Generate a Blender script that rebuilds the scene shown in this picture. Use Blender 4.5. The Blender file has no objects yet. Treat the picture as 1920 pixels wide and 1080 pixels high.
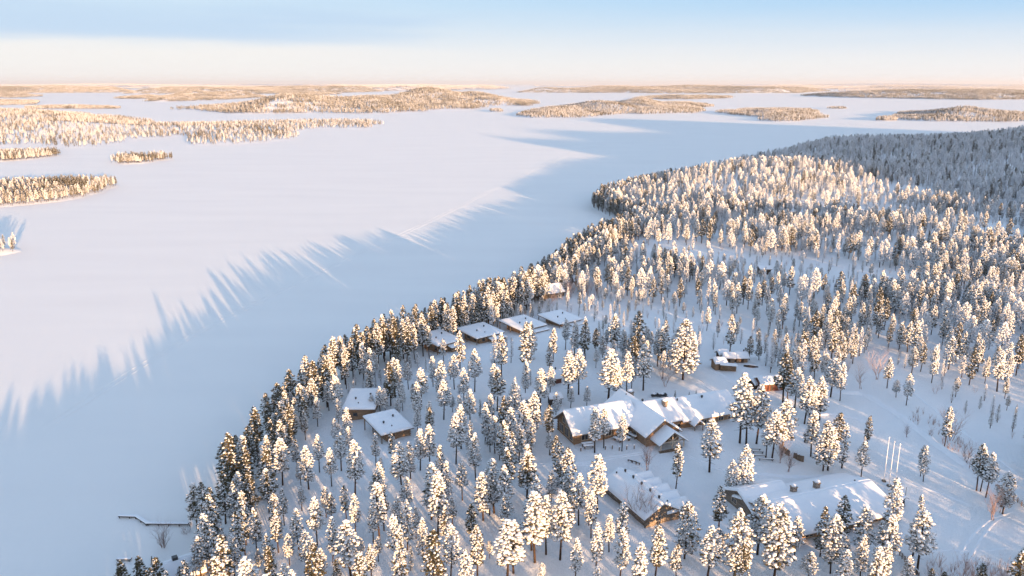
import bpy, math, random
import numpy as np
from mathutils import Vector, Matrix

# ------------------------------------------------------------------ camera, sky, sun, exposure
sc = bpy.context.scene
C = sc.collection
F = 1493.0; PITCH = math.atan(383/F); CAMH = 90.0
cd = bpy.data.cameras.new('camera'); cam = bpy.data.objects.new('camera', cd); C.objects.link(cam)
cd.sensor_width = 36; cd.lens = 36*F/1920; cd.clip_start = 1; cd.clip_end = 400000
cam.location = (0, 0, CAMH); cam.rotation_euler = (math.pi/2-PITCH, 0, 0)
sc.camera = cam

SUN_EL = math.radians(4.7)
PHI = math.radians(28.0)                 # light travels this far to the left of the view direction
SUNDIR = Vector((math.sin(PHI)*math.cos(SUN_EL), -math.cos(PHI)*math.cos(SUN_EL), math.sin(SUN_EL)))  # towards the sun
sl = bpy.data.lights.new('sun', 'SUN'); so = bpy.data.objects.new('sun', sl); C.objects.link(so)
sl.energy = 3.35; sl.angle = math.radians(0.55); sl.color = (1.0, 0.605, 0.30)
so.rotation_euler = SUNDIR.to_track_quat('Z', 'Y').to_euler(); so.location = (0, 0, 300)

w = bpy.data.worlds.new('World'); sc.world = w; w.use_nodes = True
wn = w.node_tree; wn.nodes.clear()
def N(nt, t, **k):
    n = nt.nodes.new(t)
    for a, v in k.items(): setattr(n, a, v)
    return n
out = N(wn, 'ShaderNodeOutputWorld'); bg = N(wn, 'ShaderNodeBackground')
sky = N(wn, 'ShaderNodeTexSky', sky_type='NISHITA', sun_disc=False)
sky.sun_elevation = SUN_EL; sky.sun_rotation = math.pi-PHI
sky.altitude = 150; sky.air_density = 1.0; sky.dust_density = 0.6; sky.ozone_density = 1.5
SKY_STRENGTH = 0.15
HAZE = 0.00002; EXPO = 2.14; GRAIN = 2.3
bg.inputs['Strength'].default_value = SKY_STRENGTH
tc = N(wn, 'ShaderNodeTexCoord'); sep = N(wn, 'ShaderNodeSeparateXYZ')
wn.links.new(tc.outputs['Generated'], sep.inputs[0])
# cloud bank low over the horizon, thin veil higher up on the left
mp = N(wn, 'ShaderNodeMapping'); mp.inputs['Scale'].default_value = (3.0, 3.0, 44)
wn.links.new(tc.outputs['Generated'], mp.inputs[0])
nz = N(wn, 'ShaderNodeTexNoise'); nz.inputs['Scale'].default_value = 1.6; nz.inputs['Detail'].default_value = 5; nz.inputs['Roughness'].default_value = 0.5
wn.links.new(mp.outputs[0], nz.inputs['Vector'])
def M(nt, op, a, b=None, c=None, clamp=False):
    m = N(nt, 'ShaderNodeMath', operation=op, use_clamp=clamp)
    for i, v in enumerate((a, b, c)):
        if v is None: continue
        if isinstance(v, (int, float)): m.inputs[i].default_value = v
        else: nt.links.new(v, m.inputs[i])
    return m.outputs[0]
Z = sep.outputs['Z']; X = sep.outputs['X']
nzo = M(wn, 'SUBTRACT', nz.outputs[0], 0.5)
zz = M(wn, 'ADD', Z, M(wn, 'MULTIPLY', nzo, 0.03))
def rng_(v, a, b_, smooth=True):
    m = N(wn, 'ShaderNodeMapRange', interpolation_type='SMOOTHSTEP' if smooth else 'LINEAR')
    wn.links.new(v, m.inputs[0]); m.inputs[1].default_value = a; m.inputs[2].default_value = b_; return m.outputs[0]
def mixc(f, a, b_):
    m = N(wn, 'ShaderNodeMix', data_type='RGBA')
    for i, v in ((0, f), (6, a), (7, b_)):
        if isinstance(v, tuple): m.inputs[i].default_value = tuple(c*SKYK for c in v)+(1,)
        else: wn.links.new(v, m.inputs[i])
    return m.outputs[2]
SKYK = 1/(SKY_STRENGTH*2**EXPO)
xr = rng_(X, -0.35, 0.5, False)                                   # 0 left .. 1 right
blue = mixc(xr, (0.62, 0.80, 0.95), (0.39, 0.665, 0.94))           # clear sky above the bank
haze_c = mixc(xr, (0.93, 0.925, 0.91), (0.88, 0.90, 0.92))         # pale bank over the horizon
soft = rng_(M(wn, 'ADD', Z, M(wn, 'MULTIPLY', nzo, 0.012)), 0.012, 0.105)
sharp = rng_(M(wn, 'ADD', Z, M(wn, 'MULTIPLY', nzo, 0.02)), 0.034, 0.060)
fl = rng_(M(wn, 'ADD', X, M(wn, 'MULTIPLY', nzo, 0.3)), 0.0, -0.38)
f = M(wn, 'ADD', M(wn, 'MULTIPLY', sharp, fl), M(wn, 'MULTIPLY', soft, M(wn, 'SUBTRACT', 1.0, fl)))
low = mixc(f, haze_c, blue)
st = M(wn, 'MULTIPLY', M(wn, 'MULTIPLY', rng_(M(wn, 'ADD', Z, M(wn, 'MULTIPLY', nzo, 0.018)), 0.040, 0.052), rng_(M(wn, 'ADD', Z, M(wn, 'MULTIPLY', nzo, 0.03)), 0.100, 0.068)), rng_(M(wn, 'ADD', X, M(wn, 'MULTIPLY', nzo, 0.5)), 0.05, -0.35))
low = mixc(M(wn, 'MULTIPLY', st, 0.55), low, (0.51, 0.68, 0.90))
tint = N(wn, 'ShaderNodeMix', data_type='RGBA', blend_type='MULTIPLY'); tint.inputs[0].default_value = 1.0
wn.links.new(sky.outputs[0], tint.inputs[6]); tint.inputs[7].default_value = (1.25, 1.06, 1.04, 1.0)
mx2 = N(wn, 'ShaderNodeMix', data_type='RGBA'); wn.links.new(rng_(Z, 0.11, 0.30), mx2.inputs[0])
wn.links.new(low, mx2.inputs[6]); wn.links.new(tint.outputs[2], mx2.inputs[7])
wn.links.new(mx2.outputs[2], bg.inputs['Color']); wn.links.new(bg.outputs[0], out.inputs['Surface'])

sc.view_settings.view_transform = 'Standard'; sc.view_settings.look = 'None'
sc.view_settings.exposure = EXPO; sc.view_settings.gamma = 1.0
sc.render.engine = 'CYCLES'
sc.cycles.max_bounces = 5; sc.cycles.diffuse_bounces = 3; sc.cycles.glossy_bounces = 2; sc.cycles.volume_bounces = 0

# ------------------------------------------------------------------ helpers
rng = random.Random(7)
nrg = np.random.RandomState(11)
def G(px, py, z=0.0):
    a = px-960; b = 540-py
    dy = F*math.cos(PITCH)+b*math.sin(PITCH); dz = -F*math.sin(PITCH)+b*math.cos(PITCH)
    t = (z-CAMH)/dz
    return (a*t, dy*t)
def PXY(x, y, z):
    dz = z-CAMH
    f = y*math.cos(PITCH)-dz*math.sin(PITCH); u = y*math.sin(PITCH)+dz*math.cos(PITCH)
    return (960+F*x/f, 540-F*u/f, f)
def tag(o, label=None, cat=None, group=None, kind=None):
    if label: o['label'] = label
    if cat: o['category'] = cat
    if group: o['group'] = group
    if kind: o['kind'] = kind
    return o
def empty(name, loc, rz=0.0, label=None, cat=None, group=None):
    o = bpy.data.objects.new(name, None); C.objects.link(o)
    o.location = loc; o.rotation_euler = (0, 0, rz); o.empty_display_size = 0.3
    return tag(o, label, cat, group)
class MB:
    def __init__(s): s.v = []; s.f = []; s.m = []
    def add(s, vs, fs, mi=0):
        k = len(s.v); s.v += [tuple(v) for v in vs]; s.f += [tuple(i+k for i in f) for f in fs]; s.m += [mi]*len(fs)
    def box(s, c, d, rz=0, mi=0, tilt=None):
        vs = []
        for z in (-1, 1):
            for x, y in ((-1,-1),(1,-1),(1,1),(-1,1)): vs.append(Vector((x*d[0]/2, y*d[1]/2, z*d[2]/2)))
        R = Matrix.Rotation(rz, 3, 'Z')
        if tilt is not None: R = R @ tilt
        vs = [R @ v + Vector(c) for v in vs]
        s.add(vs, [(3,2,1,0),(4,5,6,7),(0,1,5,4),(1,2,6,5),(2,3,7,6),(3,0,4,7)], mi)
    def tube(s, pts, rs, n=6, mi=0, cap=True):
        pts = [Vector(p) for p in pts]; rings = []
        vs = []
        for i, p in enumerate(pts):
            d = (pts[min(i+1, len(pts)-1)]-pts[max(i-1, 0)]).normalized()
            a = d.cross(Vector((0.3, 0.9, 0.1)) if abs(d.z) > 0.8 else Vector((0, 0, 1))).normalized(); b = d.cross(a)
            for k in range(n):
                t = 2*math.pi*k/n; vs.append(p + (a*math.cos(t)+b*math.sin(t))*rs[i])
        fs = []
        for i in range(len(pts)-1):
            for k in range(n):
                fs.append((i*n+k, i*n+(k+1) % n, (i+1)*n+(k+1) % n, (i+1)*n+k))
        if cap: fs += [tuple(range(n))[::-1], tuple((len(pts)-1)*n+k for k in range(n))]
        s.add(vs, fs, mi)
    def poly(s, vs, mi=0): s.add(vs, [tuple(range(len(vs)))], mi)
    def mesh(s, name, mats, smooth=False):
        me = bpy.data.meshes.new(name); me.from_pydata(s.v, [], s.f)
        for m in (mats if isinstance(mats, (list, tuple)) else [mats]): me.materials.append(m)
        me.polygons.foreach_set('material_index', s.m)
        if smooth: me.polygons.foreach_set('use_smooth', [True]*len(s.f))
        me.update(); return me
    def build(s, name, mats, parent=None, smooth=False, loc=None):
        o = bpy.data.objects.new(name, s.mesh(name, mats, smooth)); C.objects.link(o)
        if parent: o.parent = parent
        if loc: o.location = loc
        return o
def npmesh(name, V, Fq, mats, smooth=True):
    me = bpy.data.meshes.new(name)
    me.vertices.add(len(V)); me.vertices.foreach_set('co', np.asarray(V, np.float32).ravel())
    n = Fq.shape[1]
    me.loops.add(Fq.size); me.loops.foreach_set('vertex_index', Fq.astype(np.int32).ravel())
    me.polygons.add(len(Fq)); me.polygons.foreach_set('loop_start', np.arange(0, Fq.size, n, dtype=np.int32))
    me.polygons.foreach_set('loop_total', np.full(len(Fq), n, np.int32))
    me.update(calc_edges=True)
    if smooth: me.polygons.foreach_set('use_smooth', np.ones(len(Fq), bool))
    for m in mats: me.materials.append(m)
    me.validate(); return me

# ------------------------------------------------------------------ materials
def mat(name, col, rough=0.8, spec=0.3):
    m = bpy.data.materials.new(name); m.use_nodes = True
    b = m.node_tree.nodes['Principled BSDF']
    b.inputs['Base Color'].default_value = (*col, 1); b.inputs['Roughness'].default_value = rough
    b.inputs['Specular IOR Level'].default_value = spec
    return m, m.node_tree, b
def ramp_noise(nt, b, scale, c0, c1, p0=0.35, p1=0.65, detail=4, coord='Object', mscale=None):
    t = N(nt, 'ShaderNodeTexCoord'); n = N(nt, 'ShaderNodeTexNoise')
    n.inputs['Scale'].default_value = scale; n.inputs['Detail'].default_value = detail
    v = t.outputs[coord]
    if mscale:
        mpn = N(nt, 'ShaderNodeMapping'); mpn.inputs['Scale'].default_value = mscale; nt.links.new(v, mpn.inputs[0]); v = mpn.outputs[0]
    nt.links.new(v, n.inputs['Vector'])
    r = N(nt, 'ShaderNodeValToRGB'); r.color_ramp.elements[0].position = p0; r.color_ramp.elements[1].position = p1
    r.color_ramp.elements[0].color = (*c0, 1); r.color_ramp.elements[1].color = (*c1, 1)
    nt.links.new(n.outputs[0], r.inputs[0]); nt.links.new(r.outputs[0], b.inputs['Base Color'])
    return n, v
def grain(nt, b, base, k, scale):
    # crusty snow grain: tiny facets that catch a grazing sun
    t = N(nt, 'ShaderNodeTexCoord'); n = N(nt, 'ShaderNodeTexNoise'); n.inputs['Scale'].default_value = scale; n.inputs['Detail'].default_value = 1
    nt.links.new(t.outputs['Object'], n.inputs['Vector'])
    s = N(nt, 'ShaderNodeVectorMath', operation='SUBTRACT'); nt.links.new(n.outputs['Color'], s.inputs[0]); s.inputs[1].default_value = (.5, .5, .5)
    m = N(nt, 'ShaderNodeVectorMath', operation='SCALE'); nt.links.new(s.outputs[0], m.inputs[0]); m.inputs['Scale'].default_value = k
    a = N(nt, 'ShaderNodeVectorMath', operation='ADD'); nt.links.new(base, a.inputs[0]); nt.links.new(m.outputs[0], a.inputs[1])
    v = N(nt, 'ShaderNodeVectorMath', operation='NORMALIZE'); nt.links.new(a.outputs[0], v.inputs[0]); nt.links.new(v.outputs[0], b.inputs['Normal'])
def bump(nt, b, h, strength, dist):
    bp = N(nt, 'ShaderNodeBump'); bp.inputs['Strength'].default_value = strength; bp.inputs['Distance'].default_value = dist
    nt.links.new(h, bp.inputs['Height']); nt.links.new(bp.outputs[0], b.inputs['Normal']); return bp.outputs[0]

m_lake, nt, b = mat('lake_snow', (0.80, 0.82, 0.86), 0.65, 0.25)
# long wind-packed drifts over the ice
n1, v = ramp_noise(nt, b, 1.0, (0.81, 0.80, 0.795), (0.845, 0.835, 0.825), 0.3, 0.7, 5, 'Object', (0.010, 0.045, 0.03))
n2 = N(nt, 'ShaderNodeTexNoise'); n2.inputs['Scale'].default_value = 1.0; n2.inputs['Detail'].default_value = 3
mp2 = N(nt, 'ShaderNodeMapping'); mp2.inputs['Scale'].default_value = (0.05, 0.45, 0.3); mp2.inputs['Rotation'].default_value = (0, 0, 0.12)
tcn = N(nt, 'ShaderNodeTexCoord'); nt.links.new(tcn.outputs['Object'], mp2.inputs[0]); nt.links.new(mp2.outputs[0], n2.inputs['Vector'])
grain(nt, b, bump(nt, b, n2.outputs[0], 0.35, 0.12), GRAIN, 17.0)
m_ground, nt, b = mat('ground_snow', (0.80, 0.82, 0.86), 0.7, 0.25)
n1, v = ramp_noise(nt, b, 0.06, (0.79, 0.80, 0.825), (0.83, 0.84, 0.86), 0.3, 0.7, 4)
n2 = N(nt, 'ShaderNodeTexNoise'); n2.inputs['Scale'].default_value = 0.55; n2.inputs['Detail'].default_value = 5; nt.links.new(v, n2.inputs['Vector'])
grain(nt, b, bump(nt, b, n2.outputs[0], 0.5, 0.35), GRAIN, 8.0)
m_rsnow, nt, b = mat('roof_snow', (0.82, 0.84, 0.88), 0.6, 0.25)
n1, v = ramp_noise(nt, b, 0.7, (0.80, 0.82, 0.86), (0.84, 0.85, 0.88))
bump(nt, b, n1.outputs[0], 0.3, 0.15)
m_tsnow, nt, b = mat('branch_snow', (0.66, 0.68, 0.72), 0.7, 0.2)
n1, v = ramp_noise(nt, b, 3.0, (0.62, 0.635, 0.66), (0.82, 0.83, 0.86), 0.35, 0.65, 2)
m_needle, nt, b = mat('pine_needles', (0.06, 0.07, 0.035), 0.8, 0.2)
n1, v = ramp_noise(nt, b, 1.6, (0.050, 0.050, 0.030), (0.13, 0.105, 0.060), 0.35, 0.65, 3)
m_frost, nt, b = mat('frosted_needles', (0.3, 0.3, 0.3), 0.8, 0.2)
n1, v = ramp_noise(nt, b, 2.5, (0.34, 0.33, 0.34), (0.78, 0.79, 0.83), 0.38, 0.6, 3)
m_rime, nt, b = mat('rime_snow', (0.8, 0.8, 0.82), 0.7, 0.2)
n1, v = ramp_noise(nt, b, 1.0, (0.50, 0.50, 0.52), (0.68, 0.68, 0.70), 0.35, 0.65, 2)
m_bark, nt, b = mat('pine_bark', (0.1, 0.06, 0.04), 0.9, 0.1)
n1, v = ramp_noise(nt, b, 4.0, (0.03, 0.023, 0.02), (0.085, 0.052, 0.036), 0.35, 0.65, 3)
m_birch, nt, b = mat('birch_twigs', (0.2, 0.13, 0.11), 0.9, 0.1)
n1, v = ramp_noise(nt, b, 3.0, (0.16, 0.10, 0.09), (0.40, 0.29, 0.26), 0.35, 0.65, 2)
m_birchfrost, nt, b = mat('frosted_twigs', (0.4, 0.3, 0.28), 0.9, 0.1)
n1, v = ramp_noise(nt, b, 3.0, (0.30, 0.20, 0.18), (0.62, 0.50, 0.46), 0.35, 0.65, 2)
def logmat(name, c0, c1, dark):
    m, nt, b = mat(name, c0, 0.8, 0.2)
    t = N(nt, 'ShaderNodeTexCoord'); n = N(nt, 'ShaderNodeTexNoise'); mpn = N(nt, 'ShaderNodeMapping')
    mpn.inputs['Scale'].default_value = (0.5, 0.5, 4); nt.links.new(t.outputs['Object'], mpn.inputs[0]); nt.links.new(mpn.outputs[0], n.inputs['Vector'])
    n.inputs['Scale'].default_value = 1.2; n.inputs['Detail'].default_value = 4
    r = N(nt, 'ShaderNodeValToRGB'); r.color_ramp.elements[0].position = 0.3; r.color_ramp.elements[1].position = 0.7
    r.color_ramp.elements[0].color = (*c0, 1); r.color_ramp.elements[1].color = (*c1, 1); nt.links.new(n.outputs[0], r.inputs[0])
    s = N(nt, 'ShaderNodeSeparateXYZ'); nt.links.new(t.outputs['Object'], s.inputs[0])
    fr = M(nt, 'FRACT', M(nt, 'MULTIPLY', s.outputs['Z'], 1/0.34))
    prof = M(nt, 'SUBTRACT', 1.0, M(nt, 'POWER', M(nt, 'ABSOLUTE', M(nt, 'SUBTRACT', M(nt, 'MULTIPLY', fr, 2.0), 1.0)), 2.5))
    seam = M(nt, 'LESS_THAN', prof, 0.35)
    mxc = N(nt, 'ShaderNodeMix', data_type='RGBA'); nt.links.new(seam, mxc.inputs[0]); nt.links.new(r.outputs[0], mxc.inputs[6]); mxc.inputs[7].default_value = (*dark, 1)
    nt.links.new(mxc.outputs[2], b.inputs['Base Color']); bump(nt, b, prof, 0.8, 0.12)
    return m
m_log = logmat('log_wall', (0.24, 0.14, 0.085), (0.44, 0.29, 0.18), (0.05, 0.03, 0.02))
m_reddish = logmat('red_brown_boards', (0.13, 0.055, 0.04), (0.24, 0.10, 0.07), (0.04, 0.02, 0.02))
m_greylog = logmat('weathered_logs', (0.17, 0.135, 0.11), (0.34, 0.27, 0.21), (0.05, 0.04, 0.035))
m_wood, nt, b = mat('weathered_wood', (0.2, 0.14, 0.1), 0.8, 0.2); ramp_noise(nt, b, 5, (0.10, 0.075, 0.06), (0.28, 0.20, 0.14), 0.3, 0.7, 4, 'Object', (1, 1, 0.2))
m_pale, nt, b = mat('pale_beams', (0.55, 0.47, 0.38), 0.7, 0.2); ramp_noise(nt, b, 5, (0.42, 0.34, 0.26), (0.62, 0.52, 0.42), 0.3, 0.7, 3)
m_dark, nt, b = mat('dark_boards', (0.04, 0.03, 0.028), 0.8, 0.2); ramp_noise(nt, b, 5, (0.03, 0.023, 0.02), (0.075, 0.055, 0.045), 0.3, 0.7, 3)
m_metal, nt, b = mat('black_metal', (0.03, 0.032, 0.036), 0.5, 0.5); ramp_noise(nt, b, 3, (0.02, 0.022, 0.026), (0.05, 0.05, 0.055))
m_stone, nt, b = mat('chimney_stone', (0.2, 0.16, 0.13), 0.9, 0.2); ramp_noise(nt, b, 4, (0.12, 0.10, 0.09), (0.32, 0.26, 0.21), 0.4, 0.6, 3)
m_white, nt, b = mat('white_paint', (0.8, 0.8, 0.8), 0.4, 0.4); ramp_noise(nt, b, 2, (0.76, 0.76, 0.77), (0.83, 0.83, 0.83))
m_glass, nt, b = mat('window_glass', (0.03, 0.035, 0.045), 0.08, 0.6); ramp_noise(nt, b, 0.8, (0.02, 0.025, 0.035), (0.05, 0.055, 0.06))
m_forestfar, nt, b = mat('distant_wooded_hills', (0.5, 0.45, 0.4), 0.9, 0.1)
n1, v = ramp_noise(nt, b, 0.012, (0.24, 0.20, 0.18), (0.72, 0.72, 0.74), 0.34, 0.54, 6, 'Object', (1, 1, 4))

# ------------------------------------------------------------------ terrain
SHORE = [(-55,-330),(-58,-180),(-66,-60),(-78,20),(-80,70),(-72,105),(-66,124),(-64,138),(-61,147),(-66,160),(-66,172),(-65,203),(-58,238),(-38,273),(-13,308),(6,346),(25,401),(43,450),(70,497),(77,525),
         (66,554),(59,592),(68,634),(100,690),(150,760),(210,850),(290,960),(380,1080),(520,1200),(700,1290),(950,1350),(1300,1400),(2100,1400),(2100,-330)]
def poly_sd(P, x, y):
    """signed distance to polygon, positive inside (numpy)"""
    P = np.array(P, float); x = np.asarray(x, float); y = np.asarray(y, float)
    d = np.full(x.shape, 1e18); ins = np.zeros(x.shape, bool)
    for i in range(len(P)):
        ax, ay = P[i]; bx, by = P[(i+1) % len(P)]
        ex, ey = bx-ax, by-ay
        t = np.clip(((x-ax)*ex+(y-ay)*ey)/(ex*ex+ey*ey+1e-12), 0, 1)
        d = np.minimum(d, (x-ax-t*ex)**2+(y-ay-t*ey)**2)
        c = ((ay > y) != (by > y)) & (x < (bx-ax)*(y-ay)/((by-ay) if by != ay else 1e-12)+ax)
        ins ^= c
    return np.where(ins, 1, -1)*np.sqrt(d)
def sstep(t): t = np.clip(t, 0, 1); return t*t*(3-2*t)
def gau(x, y, cx, cy, sx, sy, rot=0.0):
    c, s = math.cos(rot), math.sin(rot); u = (x-cx)*c+(y-cy)*s; v = -(x-cx)*s+(y-cy)*c
    return np.exp(-0.5*((u/sx)**2+(v/sy)**2))
HILLS = [(13, 440, 985, 115, 110, 0), (4, 690, 1000, 95, 120, 0), (9, 200, 690, 70, 90, .9), (5, 290, 735, 60, 60, 0), (4, 270, 440, 150, 28, .1), (-3.5, 370, 570, 130, 60, 0),
         (118, 960, 770, 165, 260, 0), (90, 690, 400, 105, 135, 0), (58, 510, 405, 52, 62, 0)]  # this row: unseen hills right of view, shaped to shade far slope and lake
def wob(x, y):
    return (0.16*np.sin(x*0.23+1.3*np.sin(y*0.11))*np.cos(y*0.19+0.7*np.sin(x*0.07)) + 0.10*np.sin(x*0.61+y*0.37+2*np.sin(y*0.17)) +
            0.06*np.sin(x*1.1-y*0.9+np.sin(x*0.5)) + 0.5*np.sin(x*0.021+0.8)*np.cos(y*0.026))
def hland(x, y, s=None):
    x = np.asarray(x, float); y = np.asarray(y, float)
    if s is None: s = poly_sd(SHORE, x, y)
    sp = np.clip(s, 0, None)
    h = 1.0*sstep(s/4.0) + 2.2*sstep(s/45.0) + 0.018*np.minimum(sp, 180)
    hh = 0
    for a, cx, cy, sx, sy, r in HILLS: hh = hh + a*gau(x, y, cx, cy, sx, sy, r)
    h = h + hh*sstep(s/60.0) + wob(x, y)*sstep(s/6.0)*0.9
    return np.where(s > 0, h, np.maximum(s*0.25, -2.5))
def hz(x, y): return float(hland(np.array([x]), np.array([y]))[0])
def GT(px, py):
    z = 4.0
    for _ in range(8):
        x, y = G(px, py, z); z = 0.5*z+0.5*hz(x, y)
    x, y = G(px, py, z); return x, y, hz(x, y)
def axis(lo, hi, a, b, fine, grow, mx):
    r = list(np.arange(a, b, fine)); s = fine; p = a; L = []
    while p > lo: s = min(s*grow, mx); p -= s; L.append(p)
    s = fine; p = r[-1]; R = []
    while p < hi: s = min(s*grow, mx); p += s; R.append(p)
    return np.array(L[::-1]+r+R)
def grid_mesh(name, xs, ys, hf, mats):
    Xg, Yg = np.meshgrid(xs, ys); Zg = hf(Xg, Yg)
    V = np.stack([Xg.ravel(), Yg.ravel(), Zg.ravel()], 1); nx, ny = len(xs), len(ys)
    i = np.arange(nx-1)[None, :]+np.arange(ny-1)[:, None]*nx
    Fq = np.stack([i, i+1, i+1+nx, i+nx], -1).reshape(-1, 4)
    keep = (Zg.ravel()[Fq] > -2.4).any(1)
    Fq = Fq[keep]
    return npmesh(name, V, Fq, mats)
xs = axis(-95, 2100, -80, 112, 1.0, 1.03, 12); ys = axis(-330, 1420, 122, 300, 1.0, 1.03, 12)
o = bpy.data.objects.new('snow_ground', grid_mesh('snow_ground', xs, ys, hland, [m_ground])); C.objects.link(o)
tag(o, 'snow covered wooded headland rising from the frozen lake', 'ground', kind='structure')
mb = MB(); mb.poly([(-150000, -3000, 0), (150000, -3000, 0), (150000, 150000, 0), (-150000, 150000, 0)])
o = mb.build('frozen_lake', m_lake); tag(o, 'flat snow covered frozen lake stretching to the horizon', 'lake', kind='structure')

# ------------------------------------------------------------------ tree prototypes
def octa():
    v = [Vector(p) for p in ((1,0,0),(-1,0,0),(0,1,0),(0,-1,0),(0,0,1),(0,0,-1))]
    f = [(0,2,4),(2,1,4),(1,3,4),(3,0,4),(2,0,5),(1,2,5),(3,1,5),(0,3,5)]
    return v, f
def subdiv(v, f):
    v = list(v); cache = {}; nf = []
    def mid(a, b):
        k = (min(a, b), max(a, b))
        if k not in cache: cache[k] = len(v); v.append(((v[a]+v[b])/2).normalized())
        return cache[k]
    for a, b, c in f:
        ab, bc, ca = mid(a, b), mid(b, c), mid(c, a); nf += [(a,ab,ca),(ab,b,bc),(ca,bc,c),(ab,bc,ca)]
    return v, nf
O0 = octa(); O1 = subdiv(*O0)
def blob(mb, c, r, R, lvl=1, jit=0.18, mi=0, flat=1.0, ang=0, tilt=0.0):
    v, f = O1 if lvl else O0
    rot = Matrix.Rotation(ang, 3, 'Z') @ Matrix.Rotation(tilt, 3, 'Y')
    vs = []
    for p in v:
        k = 1+R.uniform(-jit, jit)
        vs.append(rot @ Vector((p.x*r[0]*k, p.y*r[1]*k, p.z*r[2]*flat*k)) + c)
    mb.add(vs, f, mi)
def tree_proto(seed, kind, lod=0):
    """one tree 12 m tall: (trunk, crown, snow) builders"""
    R = random.Random(seed); H = 12.0
    tr, cr, sn = MB(), MB(), MB()
    bx, by = R.uniform(-0.35, 0.35), R.uniform(-0.35, 0.35)
    def ax(z): t = z/H; return Vector((bx*math.sin(t*2.4), by*math.sin(t*3.0), z))
    if kind == 'heavy': R0, zb, n, ps, ss = R.uniform(1.6, 2.05), R.uniform(0.20, 0.38)*H, 300, 0.92, 1.05
    elif kind == 'medium': R0, zb, n, ps, ss = R.uniform(1.5, 1.95), R.uniform(0.22, 0.40)*H, 290, 0.75, 0.95
    elif kind == 'light': R0, zb, n, ps, ss = R.uniform(1.6, 2.0), R.uniform(0.18, 0.38)*H, 280, 0.40, 0.8
    elif kind == 'slim': R0, zb, n, ps, ss = R.uniform(1.05, 1.35), R.uniform(0.10, 0.22)*H, 190, 0.84, 0.95
    elif kind == 'broad': R0, zb, n, ps, ss = R.uniform(2.7, 3.1), R.uniform(0.18, 0.30)*H, 470, 0.9, 0.98
    elif kind == 'round': R0, zb, n, ps, ss = R.uniform(2.3, 2.9), R.uniform(0.12, 0.26)*H, 330, 0.86, 1.15
    elif kind == 'spruce': R0, zb, n, ps, ss = R.uniform(1.9, 2.3), 0.05*H, 220, 0.6, 0.8
    if lod: n = int(n*0.26)
    nr = 9 if not lod else 4
    tr.tube([ax(H*0.97*i/nr)-Vector((0, 0, 0.5 if i == 0 else 0)) for i in range(nr+1)], [0.17*(1-i/(nr+0.6))+0.02 for i in range(nr+1)], 6 if not lod else 3)
    if not lod and kind != 'spruce':
        for _ in range(5):      # dead branch stubs on the bare lower trunk
            z = R.uniform(0.18*H, zb); a = R.uniform(0, 6.28); L = R.uniform(0.4, 1.1); p = ax(z)
            tr.tube([p, p+Vector((math.cos(a)*L, math.sin(a)*L, R.uniform(-0.25, 0.2)))], [0.035, 0.012], 3)
    lob = [(R.uniform(0, 6.28), R.uniform(0, 1), R.uniform(0.15, 0.45)) for _ in range(7)]
    for i in range(n):
        t = (i+R.random())/n
        if kind == 'spruce': t = 1-(1-t)**0.75*1.0; t = 1-(1-(i+R.random())/n)**1.0
        z = zb+(H-zb)*t
        if kind in ('spruce',): rr = R0*(1-t)**0.9+0.08
        elif kind == 'slim': rr = R0*(min(1, t*5+0.35))*(1-t**2.2)**0.8+0.1
        else: rr = R0*min(1, 0.55+t*2.2)*(1-t**2.6)**0.75+0.12
        a = R.uniform(0, 6.283)
        for la, lt, lk in lob: rr *= 1-lk*math.exp(-((t-lt)/0.10)**2)*max(0, math.cos(a-la))
        rad = rr*(R.random()**0.5)*0.95
        p = ax(z)+Vector((math.cos(a)*rad, math.sin(a)*rad, -0.18*rad+R.uniform(-0.15, 0.15)))
        s = R.uniform(0.19, 0.38)*(1.0 if kind != 'slim' else 0.8)*(1.0-0.3*t)*(1.75 if lod else 1.0)
        ta = R.uniform(-0.2, 0.5)
        blob(cr, p, (s*1.25, s*0.9, s*0.55), R, 0 if lod else 0, 0.35, 0, 1, a, ta)
        if not lod:
            for _ in range(9):      # ragged needle sprays
                d = Vector((R.gauss(0, 1), R.gauss(0, 1), R.gauss(0, 0.55)))
                d.normalize(); d += Vector((math.cos(a), math.sin(a), 0))*0.35
                q = p+d*s*0.5; e = d*s*R.uniform(0.6, 1.05); sd = Vector((-d.y, d.x, R.uniform(-.4, .4)))*s*0.26
                cr.add([q-sd, q+sd, q+e], [(0, 1, 2)])
        if R.random() < ps:
            k = s*ss*R.uniform(0.8, 1.2)
            q = p+Vector((math.cos(a)*0.22*s, math.sin(a)*0.22*s, 0.30*s))
            blob(sn, q, (k*1.15, k*0.85, k*0.62), R, 0 if lod else 1, 0.2, 0, 1, a, ta)
    blob(sn, ax(H*0.985), (0.16, 0.16, 0.3), R, 0)
    return tr, cr, sn
KINDS = ['heavy']*5+['medium']*4+['light']*4+['slim']*3+['broad']*3
PROTO = []
for i, k in enumerate(KINDS):
    tr, cr, sn = tree_proto(100+i, k)
    PROTO.append((k, tr.mesh('trunk', m_bark, True), cr.mesh('crown', m_needle), sn.mesh('snow_load', m_tsnow, True)))
IDX = {k: [i for i, q in enumerate(KINDS) if q == k] for k in set(KINDS)}
SPR = []
for i in range(3):
    tr, cr, sn = tree_proto(300+i, 'spruce'); SPR.append((tr.mesh('trunk', m_bark), cr.mesh('crown', m_needle), sn.mesh('snow_load', m_tsnow, True)))
def merged(name, parts, mats):
    mb = MB()
    for k, p in enumerate(parts): mb.add(p.v, p.f, k)
    o = bpy.data.objects.new(name, mb.mesh(name, mats)); 
    o.data.polygons.foreach_set('use_smooth', [m == 2 for m in mb.m])
    return o
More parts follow.
